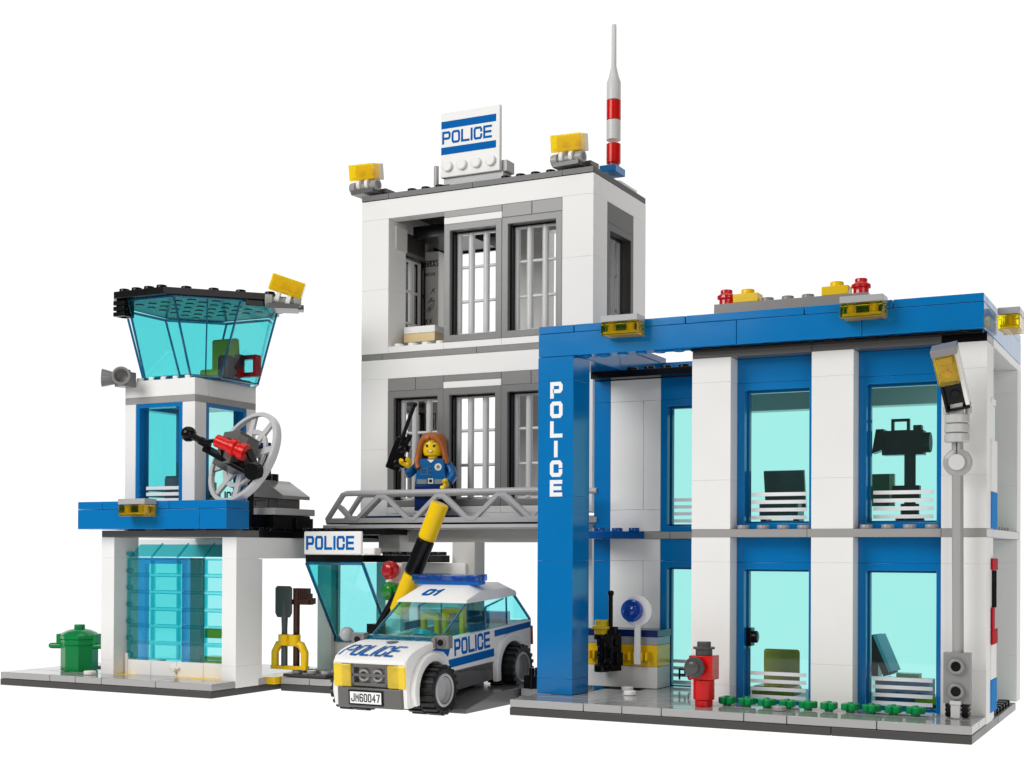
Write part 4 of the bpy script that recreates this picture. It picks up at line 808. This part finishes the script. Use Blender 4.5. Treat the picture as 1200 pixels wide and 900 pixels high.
# ------------------------------------------------------------------ police car
A0 = Vector((-5.8, -1.35, 0))
car = thing('police_car', 'white patrol car with blue stripes and blue light bar rolling off the ramp', 'car', A0, local=True, rot=(math.radians(3.7), 0, math.radians(-.6)))
car.scale = (1.06, 1.06, 1.06)
WR = 1.16
def wheel(x, y, s):
    b = B(); b.lathe([(.78, -.75), (1.0, -.8), (1.1, -.7), (1.1, .7), (1.0, .8), (.78, .75)], (x, y, WR), (1, 0, 0), 36, cap=False)
    b.lathe([(.62, -.74), (.78, -.75)], (x, y, WR), (1, 0, 0), 30, cap=False); b.lathe([(.62, .74), (.78, .75)], (x, y, WR), (1, 0, 0), 30, cap=False)
    for k in range(20):
        for sd_, ph in ((-1, 0), (1, .5)):
            a = 2 * math.pi * (k + ph) / 20; ca, sa = math.cos(a), math.sin(a); p = lambda r, t: (y + r * ca - t * sa, WR + r * sa + t * ca)
            b.prism([p(.95, -.1), p(1.18, -.08), p(1.18, .08), p(.95, .1)], x + (.02 if sd_ > 0 else -.8), x + (.8 if sd_ > 0 else -.02), 'x')
    w_ = build(b, 'wheel', RUBBER, car, .02)
    b = B(); b.lathe([(.8, .74 * s), (.74, .82 * s), (.66, .8 * s), (.6, .5 * s), (.56, .1 * s), (.1, .1 * s), (.1, -.6 * s)], (x, y, WR), (1, 0, 0), 32, cap=False); b.lathe([(.75, -.5), (.75, .5)], (x, y, WR), (1, 0, 0), 28); build(b, 'rim', plastic('rim_grey', (.42, .42, .43, 1), .18), w_, .015)
for y in (0, 7.75):
    for s in (-1, 1): wheel(s * 2.05, y, s)
# chassis and bumper
b = B(); b.box(-1.2, 1.2, -1.9, 10.1, .75, 1.3, 0); b.box(-2, 2, 1.45, 6.55, .72, 1.62, .01); b.box(-1.9, 1.9, 9.1, 10.2, .8, 1.7, 0); build(b, 'chassis', DGREY, car)
b = B(); b.prism([(-1.95, -1.75), (-1.75, -2.05), (1.75, -2.05), (1.95, -1.75), (1.95, -1.3), (-1.95, -1.3)], .5, 1.42, 'z')
bmp = build(b, 'bumper', plastic('bumper_grey', (.13, .125, .12, 1), .2), car, .04)
b = B(); b.box(-1.12, .78, -2.1, -2.04, .62, 1.32, 0); pl_ = build(b, 'plate_frame', BLACK, bmp, .01)
b = B(); b.box(-1.03, .69, -2.115, -2.09, .7, 1.24, 0); b2 = build(b, 'number_plate', PRINT_W, bmp, 0)
b = B(); b.text('JM60047', (-.96, -2.115, .78), (1, 0, 0), (0, 0, 1), .38, .19, .042, .05, .012); build(b, 'plate_lettering', PRINT_K, bmp, 0)
# front: grille and headlamps
b = B(); b.box(-1.95, 1.95, -1.6, -1.0, 1.42, 2.55, 0); b.box(-.75, .75, -1.75, -1.6, 1.5, 2.5, 0)
for x in (-.38, .38): b.lathe([(.3, 0), (.3, .15), (.24, .16), (.18, .16), (.18, .02)], (x, -1.75, 1.98), (0, -1, 0), 20)
build(b, 'nose', plastic('nose_grey', (.32, .31, .30, 1)), car)
b = B()
for z in (1.5, 1.93, 2.36): b.box(-.98, .98, -2.0, -1.86, z, z + .15, 0)
for x in (-.98, .86): b.box(x, x + .12, -2.0, -1.7, 1.5, 2.51, 0)
build(b, 'grille', DGREY, car, .02)
for s in (-1, 1):
    x0, x1 = sorted((s * 1.0, s * 1.98)); b = B(); b.box(x0, x1, -2.05, -1.55, 1.45, 2.5, 0); h = build(b, 'headlight', TYEL, car, .06, 3)
    b = B(); b.lathe([(.3, 0), (.3, .2), (.2, .22)], (s * 1.45, -1.72, 1.95), (0, -1, 0), 16); build(b, 'bulb', TYEL2, h, .01)
# bonnet
b = B(); hp = [(-2.02, 2.52), (-2.01, 2.62), (-1.86, 2.78), (-1.4, 2.99), (-.8, 3.17), (0, 3.29), (1.1, 3.32), (1.1, 3.0), (-1.2, 2.52)]
b.prism(hp, -1.985, 1.985, 'x'); bon = build(b, 'bonnet', WHITE, car, .05)
sl = Vector((0, .6, .36)).normalized()
def hz(y):
    for k in range(len(hp) - 4):
        (y0, z0), (y1, z1) = hp[k], hp[k + 1]
        if y0 <= y <= y1 and y1 > y0: return z0 + (z1 - z0) * (y - y0) / (y1 - y0)
    return 3.3
def lay(b, z_off=.045):
    """lay flat lettering (x, y) on the bonnet curve"""
    for i, v in enumerate(b.v): b.v[i] = Vector((v.x + (v.y + 1.2) * .28, v.y, hz(v.y) + z_off + (v.z if v.z > 0 else 0)))
b = B(); b.text('POLICE', (-1.76, -1.74, 0), (1, 0, 0), (0, 1, 0), 1.0, .49, .09, .1, .01, 8); lay(b); build(b, 'bonnet_lettering', PRINT_B, bon, 0)
b = B(); b.lathe([(.3, .0), (.3, .012), (.24, .012), (.24, 0)], (0, 0, 3.32), n=20); 
for k in range(3): b.box(-.16, .16, -.14 + k * .11, -.1 + k * .11, 3.32, 3.333, 0)
build(b, 'badge', STEEL, bon, 0)
# sides: front wing, doors, rear wing as one shell per side with printed stripes
def arch(cy0, r, n=14): return [(cy0 - r * math.cos(math.pi * k / n), WR + r * math.sin(math.pi * k / n)) for k in range(n + 1)]
for s in (-1, 1):
    b = B(); xa, xb = sorted((s * 1.55, s * 2.004))
    b.prism([(-1.95, .55), (-1.3, .55), (-1.3, WR)] + arch(0, 1.3)[1:] + [(1.35, 1.62), (6.6, 1.62), (6.65, WR + .1)] + arch(7.75, 1.32)[1:-1] + [(9.1, 1.4), (10.2, 1.5), (10.35, 3.35), (3.9, 3.3), (1.1, 3.3), (0, 3.26), (-.8, 3.18), (-1.4, 3.04), (-1.82, 2.82), (-1.98, 2.55)], xa, xb, 'x')
    sd2 = build(b, 'side_panel', WHITE, car, .02)
    for cy0, yr in ((0, 1.3), (7.75, 1.32)):
        b = B(); o_ = arch(cy0, yr + .42, 18); i_ = arch(cy0, yr, 18); x2a, x2b = sorted((s * 1.98, s * 2.28))
        lo = [(cy0 + (yr + .42), .75)], [(cy0 + yr, .75)]
        b.prism([(cy0 - yr - .42 if cy0 else cy0 - yr - .3, .62)] + o_ + [(cy0 + yr + .42, 1.0), (cy0 + yr, 1.0)] + i_[::-1] + [(cy0 - yr, .62)], x2a, x2b, 'x'); build(b, 'wheel_arch', WHITE, sd2, .05)
    b = B(); X = s * 2.0; u = (0, s * 1.0, 0); e_ = (0, 1, 0)
    def pr(pts, dx=.012):
        xx = sorted((X, X + s * dx)); b.prism(pts, xx[0], xx[1], 'x')
    pr([(6.3, 2.88), (6.9, 2.88), (8.4, 2.9), (10.22, 2.93), (10.27, 3.24), (6.3, 3.2)]); pr([(1.75, 1.9), (6.2, 1.9), (6.2, 2.3), (1.75, 2.3)]); pr([(.3, 2.95), (1.3, 2.75), (1.7, 2.45), (1.9, 2.8), (1.9, 3.15), (1.2, 3.15)])
    if s > 0: b.text('POLICE', (X, 2.3, 2.4), (0, 1, 0), (0, 0, 1), .82, .6, .07, .15, .014)
    else: b.text('POLICE', (X, 6.2, 2.4), (0, -1, 0), (0, 0, 1), .82, .6, .07, .15, .014)
    build(b, 'stripes', PRINT_B, sd2, 0)
    b = B(); b.box(*sorted((s * 1.6, s * 2.05)), 10.25, 10.45, 2.0, 3.0, 0); build(b, 'tail_light', plastic('dull_red_plastic', (.35, .01, .01, 1)), car)
    b = B(); b.box(*sorted((s * 2.0, s * 2.75)), .55, .95, 3.0, 3.6, 0); b.cyl((s * 2.35, .55, 3.3), (s * 2.35, .5, 3.3), .24); b.box(*sorted((s * 1.9, s * 2.1)), .4, .8, 3.05, 3.5, 0); mr = build(b, 'mirror', plastic('mirror_grey', (.2, .195, .19, 1)), car)
    b = B(); b.cyl((s * 2.35, .5, 3.3), (s * 2.35, .44, 3.3), .15); build(b, 'mirror_socket', BLACK, mr, 0)
b = B(); b.box(-1.55, 1.55, 9.9, 10.34, 1.3, 3.3, 0); b.box(-1.5, 1.5, 1.0, 10.0, 1.3, 1.6, 0); build(b, 'rear_panel', WHITE, car)
# glass house
b = B(); 
b.put([(-1.98, 1.15, 3.4), (1.98, 1.15, 3.4), (1.92, 3.75, 4.86), (-1.92, 3.75, 4.86), (-1.9, 1.27, 3.4), (1.9, 1.27, 3.4), (1.84, 3.85, 4.86), (-1.84, 3.85, 4.86)], [(0, 1, 2, 3), (7, 6, 5, 4), (0, 4, 5, 1), (1, 5, 6, 2), (2, 6, 7, 3), (3, 7, 4, 0)])
for s in (-1, 1): b.put([(s * 1.98, 1.2, 3.4), (s * 1.98, 3.9, 3.4), (s * 1.93, 3.9, 4.86), (s * 1.93, 3.78, 4.86), (s * 1.9, 1.2, 3.4), (s * 1.9, 3.9, 3.4), (s * 1.85, 3.9, 4.86), (s * 1.85, 3.78, 4.86)], [(0, 1, 2, 3), (7, 6, 5, 4), (0, 4, 5, 1), (1, 5, 6, 2), (3, 7, 4, 0)])
ws = build(b, 'windscreen', CARGL, car, 0)
b = B(); b.box(-2, 2, .75, 1.25, 3.3, 3.5, 0); b.box(-2, 2, .62, .8, 3.22, 3.36, 0)
for k in range(7): b.box(-1.9 + k * .56, -1.5 + k * .56, .6, .66, 3.22, 3.35, 0)
for s in (-1, 1): b.tube([(s * 1.96, 1.15, 3.4), (s * 1.9, 3.76, 4.86)], .07, 6)
build(b, 'windscreen_edge', clear('cyan_edge', (.05, .5, .66), .2, bodycol=(0, .4, .55)), ws, .02)
b = B()
for s in (-1, 1):
    x = s * 1.96
    b.put([(x, 5.4, 3.36), (x, 10.25, 3.38), (x, 8.6, 4.78), (x, 7.4, 4.78), (x, 5.55, 4.5), (x - s * .1, 5.4, 3.36), (x - s * .1, 10.25, 3.38), (x - s * .1, 8.6, 4.78), (x - s * .1, 7.4, 4.78), (x - s * .1, 5.55, 4.5)], [(0, 1, 2, 3, 4), (9, 8, 7, 6, 5), (0, 5, 6, 1), (1, 6, 7, 2), (2, 7, 8, 3), (3, 8, 9, 4), (4, 9, 5, 0)])
b.put([(-1.9, 10.22, 3.38), (1.9, 10.22, 3.38), (1.9, 8.6, 4.78), (-1.9, 8.6, 4.78), (-1.9, 10.12, 3.38), (1.9, 10.12, 3.38), (1.9, 8.5, 4.78), (-1.9, 8.5, 4.78)], [(0, 1, 2, 3), (7, 6, 5, 4), (0, 4, 5, 1), (3, 2, 6, 7)])
rg = build(b, 'rear_glass', CARGL, car, 0)
b = B()
for s in (-1, 1): b.tube([(s * 1.96, 8.6, 4.78), (s * 1.96, 10.25, 3.38)], .08, 6); b.tube([(s * 1.96, 7.7, 4.78), (s * 1.96, 7.7, 3.38)], .05, 6); b.tube([(s * 1.96, 5.45, 3.38), (s * 1.96, 5.5, 4.46)], .07, 6); b.tube([(s * 1.96, 5.5, 4.46), (s * 1.96, 7.4, 4.72)], .04, 6); b.box(*sorted((s * 1.86, s * 1.97)), 4.0, 5.5, 3.35, 3.75, 0)
b.box(-1.9, 1.9, 7.8, 8.2, 3.38, 4.0, 0)
build(b, 'glass_edge', TEDGE, rg, 0)
# roof
b = B(); rz = [(3.5, 4.84), (3.62, 5.02), (4.9, 5.58), (5.1, 5.62), (8.0, 5.52), (8.75, 5.12), (8.75, 4.78), (7.4, 4.78), (3.9, 4.82)]
rings = []
for x, k in ((-2.02, 0), (-1.95, .55), (-1.35, 1), (1.35, 1), (1.95, .55), (2.02, 0)):
    rings.append([(x, y, z if z < 4.9 else 4.9 + (z - 4.9) * k + (0)) for y, z in rz])
b.loft(rings); rf = build(b, 'roof', WHITE, car, .03)
b = B(); sl = Vector((0, 1.28, .56)).normalized()
b.text('01', (-.85, 3.9, 5.17), (1, 0, 0), (.32, sl.y, sl.z), .62, .52, .1, .13, .02); build(b, 'roof_number', PRINT_B, rf, 0)
b = B(); b.box(-1.98, 1.98, 4.9, 5.8, 5.78, 6.12, 0); lb = build(b, 'light_bar', TBLU, car, .05)
b = B(); b.box(-1.9, 1.9, 5.0, 5.7, 5.6, 5.78, 0)
for k in range(4): b.cyl((-1.5 + k, 5.35, 5.78), (-1.5 + k, 5.35, 6.02), .28, n=12)
build(b, 'light_bar_base', clear('bar_inner', (.02, .45, .9), .4, bodycol=(0, .25, .7)), lb, .02)
for nm, col in (('seat', YELL),):
    b = B(); b.frame(.1, 1.35, 2.0, 4.5, 4.3, 4.7, .25); b.box(.1, 1.35, 3.2, 4.7, 1.6, 2.3, 0); b.frame(-1.3, -.2, 2.0, 4.2, 4.5, 4.8, .3); build(b, nm, CHAIRY, car, .08)
b = B(); b.cyl((.2, 2.6, 3.1), (.2, 2.75, 3.35), .7, .7, n=24); build(b, 'steering_wheel', plastic('wheel_aqua', (.0, .3, .35, 1)), car)
# ------------------------------------------------------------------ toy officer on the footbridge
fig = thing('person', 'toy officer in blue shirt with long chestnut hair holding up a radio', 'person', (-11.05, 10.9, 10.5), local=True, rot=(0, 0, .3))
SKIN = plastic('yellow_skin', (.92, .60, .01, 1), .2)
SHIRT = plastic('shirt_blue', (.0, .10, .30, 1), .2)
# body: head, neck and hands in one mesh
b = B(); b.lathe([(.3, 2.95), (.3, 3.1), (.5, 3.14), (.6, 3.3), (.62, 3.5), (.62, 3.95), (.56, 4.12), (.4, 4.2), (.28, 4.22)], (0, 0, .18), n=32)
def hand(c_, d, upd):
    c_ = Vector(c_); d = Vector(d).normalized(); upd = Vector(upd).normalized(); sdv = d.cross(upd).normalized()
    b.cyl(c_ - d * .35, c_ - d * .1, .15, n=12)
    for a0, a1 in ((-2.5, 2.5),):
        pts = [c_ + d * .12 + (-d * math.cos(t) + upd * math.sin(t)) * .24 for t in [a0 + (a1 - a0) * k / 12 for k in range(13)]]
        b.tube(pts, .13, 10)
# right hand of the figure (picture left) raised, left hand low
hand((-1.45, -.75, 2.85), (-.25, -.6, .55), (1, 0, .2)); hand((.98, -.95, 1.55), (-.15, -.95, -.1), (.3, 0, 1))
body = build(b, 'body', SKIN, fig, 0)
b = B(); fy = -.625
def face(pts, w_, closed=False, dz=0): b.stroke(pts, w_, (0, fy, 3.35), (1, 0, 0), (0, 0, 1), .008, closed)
def wrap(b):
    for i, v in enumerate(b.v):
        r = .628 + (-(v.y) - .62) if True else .63
        a = v.x / .63; b.v[i] = Vector((math.sin(a) * r, -math.cos(a) * r, v.z + .18))
for s in (-1, 1):
    face([(s * .22 - .07, .34), (s * .22 + .07, .34)], .15); face([(s * .22 - .11, .56), (s * .22, .6), (s * .22 + .11, .56)], .03); face([(s * .3, .4), (s * .36, .43)], .025)
face([(-.2, .08), (-.1, -.02), (.05, -.03), (.17, .05)], .03)
wrap(b); 
b.m = 1; n0 = len(b.v); face([(-.14, .03), (.1, .02)], .07)
tmp = b.v[n0:]; 
for i in range(n0, len(b.v)):
    v = b.v[i]; a = v.x / .63; r = .632; b.v[i] = Vector((math.sin(a) * r, -math.cos(a) * r, v.z + .18))
build(b, 'face_print', [PRINT_K, PRINT_W], body, 0)
# hair
b = B(); n = 28; rings = []
for z, r, op in ((4.72, .25, 0), (4.68, .48, 0), (4.55, .68, 0), (4.34, .79, .35), (4.1, .82, .95), (3.8, .83, 1.05), (3.45, .86, 1.1), (3.1, .88, 1.15), (2.85, .84, 1.2), (2.62, .72, 1.25)):
    a0 = -math.pi / 2 + op; a1 = 1.5 * math.pi - op; outer = []; inner = []
    for k in range(n + 1):
        a = a0 + (a1 - a0) * k / n; wv = 1 + .03 * math.sin(a * 11 + z * 2.5)
        outer.append((math.cos(a) * r * wv, math.sin(a) * r * wv + .06, z))
        ri = max(.1, r - .17); inner.append((math.cos(a) * ri, math.sin(a) * ri + .06, z - .02))
    rings.append(outer + inner[::-1])
b.loft(rings, True, True)
b.tube([(-.05, -.66, 4.38), (-.42, -.6, 4.3), (-.66, -.42, 4.0), (-.78, -.38, 3.55), (-.88, -.38, 3.1), (-.86, -.46, 2.75), (-.74, -.52, 2.55)], .17, 10)
b.tube([(-.15, -.6, 4.5), (.3, -.66, 4.36), (.6, -.5, 4.1), (.74, -.36, 3.7), (.84, -.24, 3.2), (.9, -.2, 2.85)], .17, 10)
build(b, 'hair', HAIRC, fig, 0)
# shirt with arms
b = B(); b.loft([[(-1.0, -.5, 1.55), (1.0, -.5, 1.55), (1.0, .5, 1.55), (-1.0, .5, 1.55)], [(-.78, -.46, 3.05), (.78, -.46, 3.05), (.78, .46, 3.05), (-.78, .46, 3.05)], [(-.6, -.4, 3.13), (.6, -.4, 3.13), (.6, .4, 3.13), (-.6, .4, 3.13)]])
b.tube([(-.85, .05, 2.85), (-1.15, -.02, 2.5), (-1.34, -.25, 2.3), (-1.4, -.5, 2.55)], .26, 14); b.tube([(.85, .05, 2.85), (1.15, 0, 2.5), (1.25, -.15, 2.05), (1.1, -.6, 1.68)], .27, 14)
b.ball((-.88, .03, 2.82), .3, 14); b.ball((.88, .03, 2.82), .3, 14)
shirt = build(b, 'shirt', SHIRT, fig, .05)
fu = lambda x, z: (x, -.5 + (z - 1.55) * .0267 - .004, z)
b = B(); b.m = 0
b.stroke([(0, 0), (0, 1.1)], .02, (0, -.505, 1.9), (1, 0, 0), (0, .03, 1), .01); b.m = 1
b.prism([(-.22, 3.06), (.22, 3.06), (0, 2.86)], -.47, -.485, 'y')
b.m = 2; b.lathe([(.22, 0), (.22, .02)], (.45, -.47, 2.62), (0, -1, 0), 20); b.m = 3; b.lathe([(.12, 0), (.12, .025)], (.45, -.475, 2.62), (0, -1, 0), 6)
b.m = 3
for z in (2.15, 2.4, 2.65): b.lathe([(.03, 0), (.03, .02)], (0, -.49, z), (0, -1, 0), 8)
b.frame(-.62, -.2, 2.15, 2.55, -.505, -.485, .02)
b.m = 2; b.prism([(-.16, 1.62), (.16, 1.62), (.16, 1.93), (-.16, 1.93)], -.525, -.49, 'y'); b.m = 0; b.prism([(-.1, 1.68), (.1, 1.68), (.1, 1.87), (-.1, 1.87)], -.53, -.52, 'y')
b.m = 3; b.prism([(-.85, 1.6), (-.25, 1.6), (-.25, 1.88), (-.85, 1.88)], -.52, -.49, 'y'); b.prism([(.25, 1.6), (.7, 1.6), (.7, 1.88), (.25, 1.88)], -.52, -.49, 'y')
build(b, 'shirt_print', [PRINT_K, PRINT_W, plastic('badge_cream', (.75, .72, .6, 1)), STEEL], shirt, 0)
b = B(); b.box(-1.0, 1.0, -.5, .5, 1.25, 1.54, 0); b.box(-1.0, -.04, -.5, .5, 0, 1.24, 0); b.box(.04, 1.0, -.5, .5, 0, 1.24, 0); b.cyl((-1, 0, 1.2), (1, 0, 1.2), .48); build(b, 'trousers', NAVY, fig, .05)
walkie('walkie_talkie', 'black walkie-talkie held up by the officer on the footbridge', 'radio', (-13.3, 9.95, 13.0), (.1, .36, .45))
